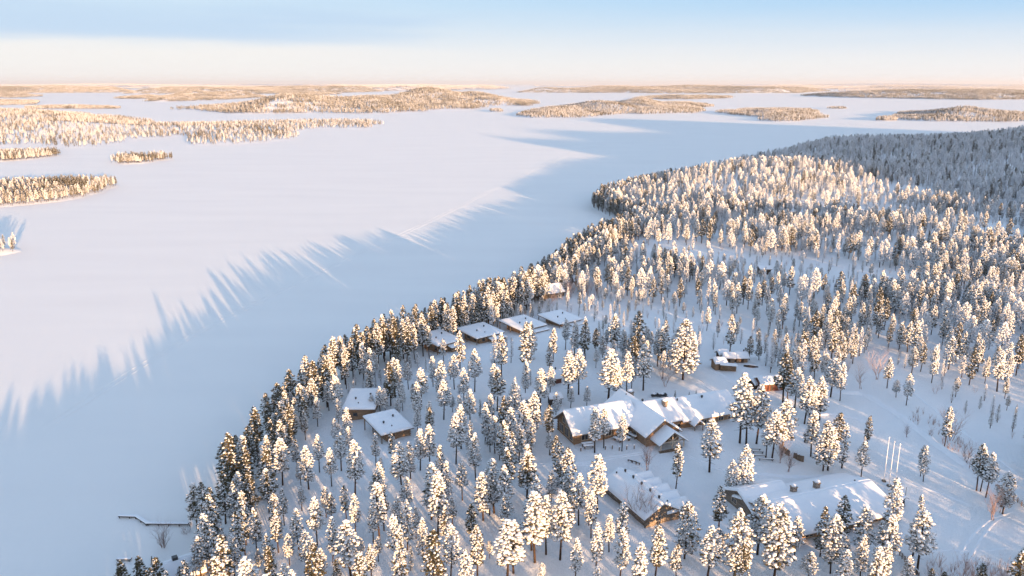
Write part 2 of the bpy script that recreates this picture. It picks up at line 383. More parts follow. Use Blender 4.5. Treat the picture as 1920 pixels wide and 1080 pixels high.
def bare_tree(seed, H=7.0, fine=3, spread=0.55):
    R = random.Random(seed); mb = MB()
    def grow(p, d, L, r, lvl):
        q = p; pts = [p]; rs = [r]; n = 3
        for i in range(n):
            d = (d+Vector((R.uniform(-.16, .16), R.uniform(-.16, .16), 0.05))).normalized(); q = q+d*L/n; pts.append(q); rs.append(r*(1-0.6*(i+1)/n))
            if lvl < fine:
                for _ in range(2 if lvl else 3):
                    a = R.uniform(0, 6.28); nd = (d*R.uniform(0.7, 1.1)+Vector((math.cos(a), math.sin(a), R.uniform(0, .5)))*spread).normalized()
                    grow(q, nd, L*R.uniform(0.38, 0.58), rs[-1]*0.6, lvl+1)
        mb.tube(pts, rs, 3 if lvl else 5, 0, False)
    for _ in range(R.choice([2, 3])):
        a = R.uniform(0, 6.28); grow(Vector((R.uniform(-.3, .3), R.uniform(-.3, .3), -0.3)), Vector((math.cos(a)*.22, math.sin(a)*.22, 1)).normalized(), H*0.8, 0.09, 0)
    return mb

FORB = bpy.data.collections.new('forest_sources')      # shapes that only feed the scatter below
fi = 0
for i, (k, *_m) in enumerate(PROTO[:16]):
    o = merged('forest_%02d_tree' % i, tree_proto(500+i, k), [m_bark, m_needle, m_tsnow]); FORB.objects.link(o)
for i in range(3):
    o = merged('forest_%02d_frosted' % (16+i), tree_proto(600+i, 'slim'), [m_bark, m_frost, m_tsnow]); FORB.objects.link(o)
for i in range(3):
    o = merged('forest_%02d_snowy' % (22+i), tree_proto(640+i, 'round'), [m_bark, (m_frost, m_needle, m_frost)[i], m_tsnow]); FORB.objects.link(o)
for i in range(3):
    mb = bare_tree(700+i, 6.0, 2); o = bpy.data.objects.new('forest_%02d_birch' % (19+i), mb.mesh('birch', m_birchfrost)); FORB.objects.link(o)
FARC = bpy.data.collections.new('far_forest_sources')
for i in range(4):
    o = merged('far_%02d_tree' % i, tree_proto(800+i, ('heavy', 'heavy', 'medium', 'light')[i], 1), [m_bark, m_frost if i < 2 else m_needle, m_rime]); FARC.objects.link(o)
def clump(seed, size, n, hs, kinds):
    R = random.Random(seed); parts = [MB(), MB(), MB()]
    for _ in range(n):
        src = tree_proto(R.randrange(9999), R.choice(kinds), 1)
        x, y, s, wd = R.uniform(-size, size), R.uniform(-size, size), R.uniform(0.5, 1.15)*hs, R.uniform(.95, 1.3)
        for a, b_ in zip(parts, src): a.add([(v[0]*s*wd+x, v[1]*s*wd+y, v[2]*s) for v in b_.v], b_.f)
    return parts
for i in range(4):
    o = merged('far_%02d_copse' % (4+i), clump(900+i, 20, 11, 1.0, ['heavy', 'heavy', 'medium'] if i < 3 else ['light', 'medium']), [m_bark, m_frost if i < 1 else m_needle, m_rime]); FARC.objects.link(o)
for i in range(2):
    o = merged('far_%02d_wood' % (8+i), clump(950+i, 40, 26, 1.1, ['heavy', 'medium', 'light']), [m_bark, m_frost, m_rime]); FARC.objects.link(o)

def scatter(name, coll, pts, label, cat):
    """pts: array n x 6: x y z idx rot scale(z) , width"""
    pts = np.asarray(pts, float); me = bpy.data.meshes.new(name)
    me.vertices.add(len(pts)); me.vertices.foreach_set('co', pts[:, :3].astype(np.float32).ravel())
    a = me.attributes.new('pick', 'INT', 'POINT'); a.data.foreach_set('value', pts[:, 3].astype(np.int32))
    a = me.attributes.new('turn', 'FLOAT', 'POINT'); a.data.foreach_set('value', pts[:, 4].astype(np.float32))
    a = me.attributes.new('size', 'FLOAT_VECTOR', 'POINT')
    S = np.stack([pts[:, 6], pts[:, 6], pts[:, 5]], 1).astype(np.float32); a.data.foreach_set('vector', S.ravel())
    o = bpy.data.objects.new(name, me); C.objects.link(o)
    ng = bpy.data.node_groups.new(name+'_scatter', 'GeometryNodeTree')
    ng.interface.new_socket('Geometry', in_out='INPUT', socket_type='NodeSocketGeometry')
    ng.interface.new_socket('Geometry', in_out='OUTPUT', socket_type='NodeSocketGeometry')
    gi = N(ng, 'NodeGroupInput'); go = N(ng, 'NodeGroupOutput'); ci = N(ng, 'GeometryNodeCollectionInfo')
    ci.inputs['Collection'].default_value = coll; ci.inputs['Separate Children'].default_value = True; ci.inputs['Reset Children'].default_value = True
    ip = N(ng, 'GeometryNodeInstanceOnPoints'); ip.inputs['Pick Instance'].default_value = True
    def na(nm, ty): n = N(ng, 'GeometryNodeInputNamedAttribute', data_type=ty); n.inputs['Name'].default_value = nm; return n.outputs['Attribute']
    cx = N(ng, 'ShaderNodeCombineXYZ'); ng.links.new(na('turn', 'FLOAT'), cx.inputs[2])
    ng.links.new(gi.outputs[0], ip.inputs['Points']); ng.links.new(ci.outputs[0], ip.inputs['Instance'])
    ng.links.new(na('pick', 'INT'), ip.inputs['Instance Index']); ng.links.new(cx.outputs[0], ip.inputs['Rotation'])
    ng.links.new(na('size', 'FLOAT_VECTOR'), ip.inputs['Scale']); ng.links.new(ip.outputs[0], go.inputs[0])
    md = o.modifiers.new('scatter', 'NODES'); md.node_group = ng
    return tag(o, label, cat, kind='stuff')

# ------------------------------------------------------------------ buildings
FOOT = []   # footprints kept free of trees: (x, y, theta, u0, u1, v0, v1)
def foot(x, y, th, u0, u1, v0, v1): FOOT.append((x, y, th, u0, u1, v0, v1))
def snow_patch(mb, c, T=0.45, nu=14, nv=10, seed=0, edge=0.35, sag=0.12, mi=0):
    """thick rounded snow layer on a four cornered slab c0 c1 c2 c3 (counter clockwise seen from above)"""
    c = [Vector(p) for p in c]; R = random.Random(seed)
    lu = ((c[1]-c[0]).length+(c[2]-c[3]).length)/2; lv = ((c[3]-c[0]).length+(c[2]-c[1]).length)/2
    us = [0, edge*.3/lu, edge/lu]+[i/nu for i in range(1, nu)]+[1-edge/lu, 1-edge*.3/lu, 1]; vs_ = [0, edge*.3/lv, edge/lv]+[i/nv for i in range(1, nv)]+[1-edge/lv, 1-edge*.3/lv, 1]
    us = sorted(set(min(1, max(0, u)) for u in us)); vs_ = sorted(set(min(1, max(0, u)) for u in vs_))
    ph = [R.uniform(0, 6.28) for _ in range(6)]
    V = []; nu_, nv_ = len(us), len(vs_)
    for v in vs_:
        for u in us:
            p = (c[0]*(1-u)+c[1]*u)*(1-v)+(c[3]*(1-u)+c[2]*u)*v
            d = min(u*lu, (1-u)*lu, v*lv, (1-v)*lv)
            t = T*(0.45+0.55*min(1, d/edge)**0.5)+sag*(math.sin(u*lu*0.9+ph[0])*math.sin(v*lv*0.8+ph[1])+0.6*math.sin(u*lu*2.1+v*lv*1.3+ph[2]))*min(1, d/0.6)*0.6
            V.append(p+Vector((0, 0, t)))
    Fc = [(j*nu_+i, j*nu_+i+1, (j+1)*nu_+i+1, (j+1)*nu_+i) for j in range(nv_-1) for i in range(nu_-1)]
    ring = [i for i in range(nu_)]+[j*nu_+nu_-1 for j in range(1, nv_)]+[(nv_-1)*nu_+i for i in range(nu_-2, -1, -1)]+[j*nu_ for j in range(nv_-2, 0, -1)]
    k = len(V)
    for i in ring:
        j, ii = divmod(i, nu_); u, v = us[ii], vs_[j]
        V.append((c[0]*(1-u)+c[1]*u)*(1-v)+(c[3]*(1-u)+c[2]*u)*v+Vector((0, 0, 0.004)))
    n = len(ring)
    Fc += [(ring[i], k+i, k+(i+1) % n, ring[(i+1) % n]) for i in range(n)]
    mb.add(V, Fc, mi)
def slab(mb, c, t=0.22, mi=0):
    c = [Vector(p) for p in c]; d = Vector((0, 0, -t))
    mb.add(c+[p+d for p in c], [(0,1,2,3),(7,6,5,4),(0,4,5,1),(1,5,6,2),(2,6,7,3),(3,7,4,0)], mi)
def window(parent, p, ax, w, h, frame=None, proud=0.05, label=None):
    """p = lower left corner on the wall, ax = direction along the wall in the parent's frame (outside is to the right of ax)"""
    p = Vector(p); ax = Vector(ax).normalized(); nrm = Vector((ax.y, -ax.x, 0)); up = Vector((0, 0, 1))
    f = MB(); fr = frame or m_pale
    def bar(a, b, c0, c1, pr):
        q = [p+ax*a+up*c0, p+ax*b+up*c0, p+ax*b+up*c1, p+ax*a+up*c1]
        f.add([v-nrm*0.02 for v in q]+[v+nrm*pr for v in q], [(4,5,6,7),(0,4,7,3),(5,1,2,6),(3,7,6,2),(0,1,5,4)])
    t = 0.12
    bar(0, w, 0, t, proud+.03); bar(0, w, h-t, h, proud+.03); bar(0, t, t, h-t, proud); bar(w-t, w, t, h-t, proud)
    if w > 1.3: bar(w/2-.05, w/2+.05, t, h-t, proud-.01)
    o = f.build('window', fr, parent)
    g = MB(); q = [p+ax*t+up*t, p+ax*(w-t)+up*t, p+ax*(w-t)+up*(h-t), p+ax*t+up*(h-t)]
    g.add([v+nrm*0.004 for v in q]+[v+nrm*0.02 for v in q], [(4,5,6,7),(0,4,7,3),(5,1,2,6),(3,7,6,2),(0,1,5,4)])
    g.build('pane', m_glass, o); return o
def gable(root, u0, u1, v0, v1, hw, hr, oh=0.9, along='u', wall=None, T=0.5, seed=0, ends=(True, True), corner=True, base=-1.2, hwb=None):
    """gabled block; ridge along u or v"""
    P = (lambda a, b, z: Vector((a, b, z))) if along == 'u' else (lambda a, b, z: Vector((b, a, z)))
    if along == 'v': u0, u1, v0, v1 = v0, v1, u0, u1
    m = (v0+v1)/2; w_ = MB(); flip = along == 'v'
    def fa(x): return x[::-1] if flip else x
    for (a, b_) in ((u0, u1),):
        vs = [P(a, v0, base), P(a, v1, base), P(a, v1, hw), P(a, m, hr), P(a, v0, hw), P(b_, v0, base), P(b_, v1, base), P(b_, v1, hw), P(b_, m, hr), P(b_, v0, hw)]
        w_.add(vs, [fa(f) for f in ((0,4,3,2,1),(5,6,7,8,9),(0,5,9,4),(1,2,7,6))])
    if corner:      # crossing log ends at the corners
        for a in (u0, u1):
            for c_ in (v0, v1):
                for k in range(int(hw/0.34)):
                    z = 0.17+0.34*k
                    da = -0.28 if a == u0 else 0.28; dc = -0.28 if c_ == v0 else 0.28
                    if k % 2: w_.tube([P(a-da*0.1, c_, z), P(a+da, c_, z)], [0.16, 0.16], 6)
                    else: w_.tube([P(a, c_-dc*0.1, z), P(a, c_+dc, z)], [0.16, 0.16], 6)
    w_.build('wall', wall or m_log, root)
    sl_ = (hr-hw)/(m-v0); ue0 = u0-(oh*0.8 if ends[0] else 0); ue1 = u1+(oh*0.8 if ends[1] else 0)
    ez = hw-sl_*oh
    A = [P(ue0, v0-oh, ez+.14), P(ue1, v0-oh, ez+.14), P(ue1, m, hr+.14), P(ue0, m, hr+.14)]
    B = [P(ue0, m, hr+.14), P(ue1, m, hr+.14), P(ue1, v1+oh, ez+.14), P(ue0, v1+oh, ez+.14)]
    if flip: A = A[::-1]; B = B[::-1]
    r = MB(); slab(r, A); slab(r, B); ro = r.build('roof', m_wood, root)
    s = MB(); g = 0.06
    nl = max(8, int((u1-u0)))
    snow_patch(s, A, T, nl if not flip else nl, 8, seed); snow_patch(s, B, T, nl, 8, seed+1)
    s.build('roof_snow', m_rsnow, ro, True); return ro
def chimney(root, x, y, z0, h, r=0.35, kind='pipe', name='chimney'):
    c = MB()
    if kind == 'pipe':
        c.tube([(x, y, z0-0.6), (x, y, z0+h)], [r*.45, r*.45], 8); c.tube([(x, y, z0+h-0.25), (x, y, z0+h+.12)], [r*.8, r*.8], 8)
        return c.build(name, m_metal, root)
    c.box((x, y, z0+h/2-.4), (r*2, r*2, h+.8)); c.box((x, y, z0+h+.06), (r*2.4, r*2.4, .12))
    o = c.build(name, m_stone, root); s = MB()
    blob(s, Vector((x, y, z0+h+.35)), (r*1.25, r*1.25, .42), random.Random(int(x*10)), 1, .08); s.build('chimney_snow', m_rsnow, o, True)
    return o
def R2(px, py, z): return G(px, py, z)

# --- the big log lodge
TH = math.radians(22); P0 = (15.1, 178.6); zl = hz(*P0)
lodge = empty('log_lodge', (P0[0], P0[1], zl), TH, 'big brown log lodge with long snowy gabled wings and a timber truss porch', 'lodge')
foot(*P0, TH, -2.5, 48.5, -5.5, 12); foot(*P0, TH, 14, 27, -13, 13.5)
gable(lodge, 0, 17.2, 0, 9.0, 3.6, 6.9, 1.2, 'u', seed=1, T=.55)
gable(lodge, 15.6, 24.4, -8.0, 12.6, 3.3, 6.5, 0.8, 'v', seed=3, T=.5)
gable(lodge, 20.6, 30.0, -2.6, 9.2, 3.1, 6.2, 0.6, 'u', seed=5, T=.5, ends=(False, True), corner=False)
gable(lodge, 28.6, 46.0, -2.9, 8.7, 3.1, 5.8, 1.1, 'u', seed=7, T=.55, ends=(False, True))
for x in (2.0, 4.6, 8.5, 11.6): window(lodge, (x, 0, 0.7), (1, 0, 0), 1.9, 1.5)
window(lodge, (0, 8.2, 0.5), (0, -1, 0), 2.2, 2.2); window(lodge, (0, 5.0, 0.5), (0, -1, 0), 2.0, 2.4); window(lodge, (0, 2.4, 0.5), (0, -1, 0), 1.8, 2.2)
window(lodge, (0, 6.4, 3.4), (0, -1, 0), 1.6, 1.5); window(lodge, (0, 4.3, 3.4), (0, -1, 0), 1.6, 1.5)
for x in (31.5, 34.8, 40.0, 43.0): window(lodge, (x, -2.9, 0.8), (1, 0, 0), 1.7, 1.2)
window(lodge, (15.6, -1.6, 0.8), (0, -1, 0), 1.5, 1.2)
for x in (25.6, 27.6): window(lodge, (x, -2.6, 0.8), (1, 0, 0), 1.2, 1.2)
# truss porch in front of the cross wing
pr = MB(); pu0, pu1, pv0, pv1 = 17.2, 23.8, -11.6, -8.0; pm = (pu0+pu1)/2
A = [(pu0-.7, pv0-.7, 2.0), (pm, pv0-.7, 4.9), (pm, pv1+.3, 4.9), (pu0-.7, pv1+.3, 2.0)]; A = [A[0], A[1], A[2], A[3]]
B = [(pm, pv0-.7, 4.9), (pu1+.7, pv0-.7, 2.0), (pu1+.7, pv1+.3, 2.0), (pm, pv1+.3, 4.9)]
slab(pr, A, .18); slab(pr, B, .18); po = pr.build('porch_roof', m_wood, lodge)
s = MB(); snow_patch(s, A, .45, 8, 8, 21); snow_patch(s, B, .45, 8, 8, 22); s.build('porch_snow', m_rsnow, po, True)
t = MB()
for u in (pu0+.1, pu1-.1): t.tube([(u, pv0, -1), (u, pv0, 2.35)], [.17, .17], 8)
t.tube([(pm, pv0, -1), (pm, pv0, 4.6)], [.15, .15], 8)
t.tube([(pu0-.2, pv0, 2.3), (pu1+.2, pv0, 2.3)], [.15, .15], 8)
t.tube([(pu0-.3, pv0-.02, 2.1), (pm, pv0-.02, 4.75)], [.14, .14], 8); t.tube([(pu1+.3, pv0-.02, 2.1), (pm, pv0-.02, 4.75)], [.14, .14], 8)
t.tube([(pm, pv0, 2.5), (pm-1.5, pv0, 3.5)], [.1, .1], 6); t.tube([(pm, pv0, 2.5), (pm+1.5, pv0, 3.5)], [.1, .1], 6)
t.tube([(pm, pv0, 1.2), (pm-1.1, pv0, 2.2)], [.1, .1], 6); t.tube([(pm, pv0, 1.2), (pm+1.1, pv0, 2.2)], [.1, .1], 6)
t.build('porch_truss', m_pale, lodge, True)
t = MB()
for k in range(4): t.box(((pu0+pu1)/2, pv0-.2-.45*k, 0.35-.17*k), (7.5+.5*k, .5, .18))
t.build('porch_steps', m_wood, lodge)
t = MB(); t.box((pm, -8.06, 1.0), (1.9, .1, 2.2)); d = t.build('door', m_dark, lodge); t = MB(); t.box((pm-.65, -8.14, 1.0), (.06, .05, .5)); t.build('handle', m_metal, d)
# small entrance gable on the right wing
s2 = MB(); A = [(30.6, -5.9, 2.0), (32.2, -5.9, 3.3), (32.2, -2.0, 3.3), (30.6, -2.0, 2.0)]; B = [(32.2, -5.9, 3.3), (33.8, -5.9, 2.0), (33.8, -2.0, 2.0), (32.2, -2.0, 3.3)]
slab(s2, A, .15); slab(s2, B, .15); po = s2.build('entrance_roof', m_wood, lodge); s = MB(); snow_patch(s, A, .4, 5, 5, 31); snow_patch(s, B, .4, 5, 5, 32); s.build('entrance_snow', m_rsnow, po, True)
t = MB(); t.tube([(31, -5.6, -1), (31, -5.6, 2.2)], [.13, .13], 6); t.tube([(33.4, -5.6, -1), (33.4, -5.6, 2.2)], [.13, .13], 6); t.tube([(30.7, -5.6, 2.1), (33.7, -5.6, 2.1)], [.1, .1], 6); t.build('entrance_posts', m_wood, lodge, True)
chimney(lodge, 22.0, 5.0, 5.6, .9, .4); chimney(lodge, 21.5, 3.2, 6.0, .5, .25); chimney(lodge, 26.2, 1.2, 5.4, 1.4, .55, 'stone'); chimney(lodge, 19.5, 9.0, 6.4, .5, .22)
chimney(lodge, 37.8, 1.6, 5.5, .9, .4); chimney(lodge, 30.5, 2.0, 5.9, .6, .25); chimney(lodge, 23.4, 13.6, 2.6, 2.6, .7, 'stone')
# --- stepped building
TH2 = math.radians(25); P = (26.6, 141.7); z2 = hz(*P)
st = empty('stepped_log_building', (P[0], P[1], z2), TH2, 'log building under smooth snow with a row of stepped gables and five vent pipes', 'building')
foot(*P, TH2, -1.5, 12, -3, 18)
gable(st, 0, 7.6, 0, 15.6, 2.4, 4.5, 0.8, 'v', seed=11, T=.6, wall=m_greylog)
for k in range(5):
    v = 0.1+k*3.1; gable(st, 5.0, 10.6, v, v+2.8, 1.9, 3.3, 0.25, 'u', seed=40+k, T=.55, wall=m_greylog, ends=(False, True), corner=False)
for k in range(6): window(st, (0, 14.2-2.5*k, 0.9), (0, -1, 0), 1.2, 0.9)
window(st, (2.2, 0, 0.8), (1, 0, 0), 1.4, 1.1)
for k in range(5): chimney(st, 3.8, 1.2+3.1*k, 4.75, .75, .32)
chimney(st, 2.4, 14.8, 4.3, .4, .2); chimney(st, 5.2, 0.3, 4.2, .4, .2)
# --- long low building
TH3 = math.radians(20); P = (51.4+.6, 133.5+1.2); z3 = hz(*P)
ll = empty('long_log_building', (P[0], P[1], z3), TH3, 'long low log building with a broad sunlit snow roof beside the flagpoles', 'building')
foot(*P, TH3, -8, 29, -2.5, 20)
gable(ll, 0, 26.0, 0, 14.6, 2.5, 4.7, 1.3, 'u', seed=13, T=.65)
gable(ll, -0.6, 9.0, 9.0, 18.6, 2.4, 4.5, 1.0, 'u', seed=15, T=.6, wall=m_greylog)
for x in (1.2, 4.6, 11.5, 17.5, 20.6): window(ll, (x, 0, 0.7), (1, 0, 0), 1.9, 1.35)
window(ll, (-0.6, 16.5, .8), (0, -1, 0), 1.8, 1.2)
chimney(ll, 9.0, 9.4, 4.4, 1.5, .5, 'stone'); chimney(ll, 14.3, 8.9, 4.6, 1.5, .5, 'stone'); chimney(ll, 23.5, 8.2, 4.8, .5, .25)
for x_ in (16.0, 22.8, 25.8): t = MB(); t.box((x_, -1.0, 1.2), (.3, .3, 3.2)); t.build('veranda_post', m_wood, ll)

# --- mono-pitch cabins
def cabin(P, th, L, W, zr, label, group=None, seed=0, porch='left', step=True, wall=None, wh=3.0):
    th = math.radians(th); z0 = hz(P[0]+math.cos(th)*L/2-math.sin(th)*W/2, P[1]+math.sin(th)*L/2+math.cos(th)*W/2)
    r = empty('log_cabin', (P[0], P[1], z0), th, label, 'cabin', group); foot(*P, th, -1, L+1, -3, W+1)
    h = zr-z0; oh = 0.9; rise = 0.5
    wu0, wu1, wv0, wv1 = oh, L-oh, oh, W-oh
    if porch == 'left': wu0 += 0.9; 
    wv1 -= 2.2
    w_ = MB(); zt = lambda v: h-0.35+rise*(v/W)
    vs = [(wu0, wv0, -2), (wu1, wv0, -2), (wu1, wv1, -2), (wu0, wv1, -2), (wu0, wv0, zt(wv0)), (wu1, wv0, zt(wv0)), (wu1, wv1, zt(wv1)), (wu0, wv1, zt(wv1))]
    w_.add(vs, [(0,1,5,4),(1,2,6,5),(2,3,7,6),(3,0,4,7),(4,5,6,7)])
    for (a, b_) in ((wu0, wv0), (wu1, wv0), (wu0, wv1), (wu1, wv1)):
        for k in range(int(h/0.34)-1):
            da = -.28 if a == wu0 else .28; db = -.28 if b_ == wv0 else .28; z = .17+.34*k
            w_.tube([(a, b_, z), (a+da, b_, z)] if k % 2 else [(a, b_, z), (a, b_+db, z)], [.16, .16], 6)
    w_.build('wall', wall or m_log, r)
    c = [(0, 0, h-.12), (L, 0, h-.12), (L, W, h+rise), (0, W, h+rise)]
    m_ = MB(); slab(m_, c, .25); ro = m_.build('roof', m_wood, r); s = MB(); snow_patch(s, c, .52, 12, 12, seed, .45, sag=.09); s.build('roof_snow', m_rsnow, ro, True)
    if step:
        c = [(L*.42, -1.9, h-1.25), (L-.3, -1.9, h-1.25), (L-.3, .85, h-.95), (L*.42, .85, h-.95)]
        m_ = MB(); slab(m_, c, .2); ro = m_.build('entrance_roof', m_wood, r); s = MB(); snow_patch(s, c, .35, 8, 5, seed+50, sag=.04); s.build('entrance_snow', m_rsnow, ro, True)
        m_ = MB(); m_.box((L*.72, -.2, (h-1.3)/2-.6), (L*.48, 2.1, h-1.3+1.2)); m_.build('entrance_wall', m_log, r)
    for q in ((.3, .4), (.3, W*.5), (.3, W-.4), (L*.5, W-.4), (L-.4, W-.4)):
        p_ = MB(); p_.tube([(q[0], q[1], -1.5), (q[0], q[1], h-.1)], [.14, .14], 6); p_.build('veranda_post', m_wood, r, True)
    window(r, (wu0, wv1-1.2, .8), (0, -1, 0), 1.8, 1.5, m_wood); window(r, (wu0, wv0+3.2, .8), (0, -1, 0), 1.8, 1.5, m_wood)
    window(r, (wu0+1.0, wv0, .9), (1, 0, 0), 1.3, 1.1, m_wood)
    chimney(r, L*.72, W*.62, h+.55, .65, .33); chimney(r, L*.32, W*.42, h+.45, .65, .33); chimney(r, L*.45, W*.22, h+.3, .4, .2)
    return r
cg = 'flat roofed cabins in a row along the shore'
cabin((-24.7, 250.7), 41, 10.6, 13.0, 5.8, 'flat roofed log cabin by the shore, leftmost of the row of four', cg, 61)
cabin((-12.0, 258.7), 39, 12.2, 12.4, 5.8, 'flat roofed log cabin by the shore, second from the left of the row of four', cg, 63)
cabin((3.2, 267.8), 38, 12.0, 13.2, 5.8, 'flat roofed log cabin by the shore, third from the left of the row of four', cg, 65)
cabin((17.2, 275.5), 37, 11.4, 12.8, 5.8, 'flat roofed log cabin by the shore, rightmost of the row of four', cg, 67)
cabin((-32.3, 181.2), 32, 9.0, 12.0, 6.0, 'log cabin with open veranda posts on its left, nearest cabin to the photo\'s left', None, 69, step=False)
cabin((-45.5, 197.5), 0, 9.0, 13.0, 6.0, 'log cabin just behind the veranda cabin, its flat roof facing the lake', None, 71, step=False)

# --- small huts
def hut(px, py, th, L, W, hw, hr, label, name='wooden_hut', cat='hut', wall=None, T=.4, seed=0, group=None, oh=.5, chim=False, zadd=0):
    x, y, z = GT(px, py); r = empty(name, (x, y, z+zadd), math.radians(th), label, cat, group); foot(x, y, math.radians(th), -1-L/2, L/2+1, -1.5-W/2, W/2+1)
    gable(r, -L/2, L/2, -W/2, W/2, hw, hr, oh, 'u', wall or m_reddish, T, seed, corner=False)
    t = MB(); t.box((0, -W/2-.03, hw*.42), (.8, .06, hw*.8)); t.build('door', m_dark, r)
    if chim: chimney(r, L*.2, 0, hr+.1, .9, .3)
    return r
hut(1036, 716, 20, 4.2, 3.6, 1.9, 3.3, 'small brown hut with a thin stovepipe among pines behind the lodge', seed=81, chim=True)
hut(1040, 757, 12, 3.2, 2.6, 2.2, 2.8, 'dark plank shed standing left of the lodge behind thin pines', 'plank_shed', 'shed', m_dark, seed=82)
hut(989, 757, 12, 3.0, 2.4, 2.0, 2.7, 'dark plank shed half hidden by a broad pine, left of the other shed', 'plank_shed', 'shed', m_dark, seed=83)
hut(1028, 556, 30, 11, 8, 2.6, 5.2, 'shore house with a pale gable roof behind pinkish birches', 'shore_house', 'house', m_greylog, seed=84)
hut(1086, 533, 10, 6, 5, 2.4, 3.8, 'grey log house half hidden by pines, right of the shore house', 'forest_house', 'house', m_greylog, seed=85)
hut(1432, 513, 5, 5, 4, 2.6, 3.4, 'lone dark hut in a gap of the dense pine wood', 'forest_hut', 'hut', m_dark, seed=86)
hut(1440, 728, 10, 6.4, 4.2, 2.3, 3.4, 'dark red hut with a snow roof among tall pines behind the lodge', seed=87)
hut(1416, 724, 30, 3.8, 3.2, 1.5, 2.5, 'low snowed-in shelter just left of the dark red hut', 'snowy_shelter', 'shelter', m_dark, seed=88)
hut(1347, 690, 10, 3.4, 3.2, 2.2, 3.0, 'pale log store house, leftmost of the snow capped stores', 'log_store', 'store', m_log, seed=89, T=.6)
hut(1354, 672, 10, 3.0, 2.6, 1.8, 2.5, 'dark store hut at the back of the snow capped stores', 'log_store', 'store', m_dark, seed=90, T=.6)
hut(1366, 678, -10, 3.4, 2.6, 1.8, 2.6, 'greenish grey store hut between the dark store and the kennel', 'log_store', 'store', m_greylog, seed=91, T=.6)
hut(1389, 677, 0, 3.4, 3.0, 1.7, 2.7, 'round-topped small hut with a smoke pipe, rightmost of the stores', 'log_store', 'store', m_log, seed=92, T=.6, chim=True)
x, y, z = GT(1366, 695)
wpile = empty('firewood_stack', (x, y, z), math.radians(-12), 'brown firewood stack under a snow slab in front of the stores', 'firewood'); foot(x, y, 0, -3, 3, -2, 2)
t = MB(); R_ = random.Random(5)
for i in range(15):
    for j in range(6): t.tube([(-2.3+.31*i, -.6, .15+.29*j), (-2.3+.31*i, .6, .15+.29*j)], [.14*R_.uniform(.85, 1.1)]*2, 6)
t.build('logs', m_log, wpile); s = MB(); snow_patch(s, [(-2.6, -.8, 1.85), (2.5, -.8, 1.75), (2.5, .8, 1.75), (-2.6, .8, 1.85)], .5, 7, 4, 3); s.build('snow_cap', m_rsnow, wpile, True)
# sauna by the jetty, mostly under snow
x, y = G(338, 1072, 2.0); z = hz(x, y)
sa = empty('shore_sauna', (x, y, z), math.radians(35), 'low snow buried sauna with a square dark chimney at the lower left shore', 'sauna'); foot(x, y, math.radians(35), -5, 5, -4, 4)
gable(sa, -3.6, 3.6, -2.8, 2.8, 1.6, 3.0, .7, 'u', m_greylog, .7, 95, corner=False); t = MB(); t.box((-.6, 0.4, 3.3), (.95, .95, 1.7)); t.build('chimney', m_metal, sa)

# ------------------------------------------------------------------ yard things
def place(px, py, name, label, cat, th=0, group=None, dz=0):
    x, y, z = GT(px, py); return empty(name, (x, y, z+dz), math.radians(th), label, cat, group)
posn = ['leftmost', 'middle', 'rightmost']
for i, (px, py, top) in enumerate(((1657, 903, 831), (1666.5, 912, 840), (1677, 917, 851))):
    r = place(px, py, 'flagpole', 'tall white flagpole without flag, %s of the three beside the long building' % posn[i], 'flagpole', 0, 'white flagpoles')
    t = MB(); t.tube([(0, 0, -.5), (0, 0, 10.3)], [.08, .05], 8); t.build('pole', m_white, r, True)
    t = MB(); t.tube([(0, 0, 10.3), (0, 0, 10.42)], [.14, .14], 8); blob(t, Vector((0, 0, 10.5)), (.13, .13, .13), random.Random(1), 1, 0); t.build('finial', m_white, r, True)
    t = MB(); t.box((0, 0, .12), (.7, .7, .5)); t.build('base', m_greylog, r)
r = place(1693, 951, 'notice_stand', 'wooden notice stand with a little snow roof beside the white banner', 'notice stand', 20)
t = MB(); t.tube([(0, 0, -.4), (0, 0, 2.3)], [.09, .09], 6); t.tube([(-.75, .1, -.3), (0, 0, 1.5)], [.07, .07], 6); t.tube([(.75, .1, -.3), (0, 0, 1.5)], [.07, .07], 6); t.build('post', m_dark, r)
A = [(-1.0, -.5, 1.9), (0, -.5, 2.5), (0, .5, 2.5), (-1.0, .5, 1.9)]; B = [(0, -.5, 2.5), (1.0, -.5, 1.9), (1.0, .5, 1.9), (0, .5, 2.5)]
t = MB(); slab(t, A, .08); slab(t, B, .08); ro = t.build('roof', m_dark, r); s = MB(); snow_patch(s, A, .2, 4, 4, 1, .2, .02); snow_patch(s, B, .2, 4, 4, 2, .2, .02); s.build('roof_snow', m_rsnow, ro, True)
r = place(1699, 941, 'banner_stand', 'narrow upright white banner standing beyond the notice stand', 'banner', 10)
t = MB(); t.tube([(-.36, 0, -.4), (-.36, 0, 3.4)], [.05, .05], 6); t.build('pole', m_metal, r); t = MB(); t.box((.1, 0, 1.95), (.85, .05, 2.8)); t.build('cloth', m_white, r)
r = place(1512, 829, 'fire_stove', 'black outdoor stove with an upright flue in the snow', 'stove')
t = MB(); t.tube([(0, 0, -.3), (0, 0, .5), (0, 0, .75)], [.6, .6, .35], 10); t.build('firebox', m_metal, r, True); t = MB(); t.tube([(0, 0, .7), (0, 0, 1.9)], [.14, .14], 8); t.tube([(0, 0, 1.9), (0, 0, 2.05)], [.22, .2], 8); t.build('flue', m_metal, r, True)
s = MB(); blob(s, Vector((0, -.1, .78)), (.5, .5, .16), random.Random(3), 1, .08); s.build('snow_cap', m_rsnow, r, True)
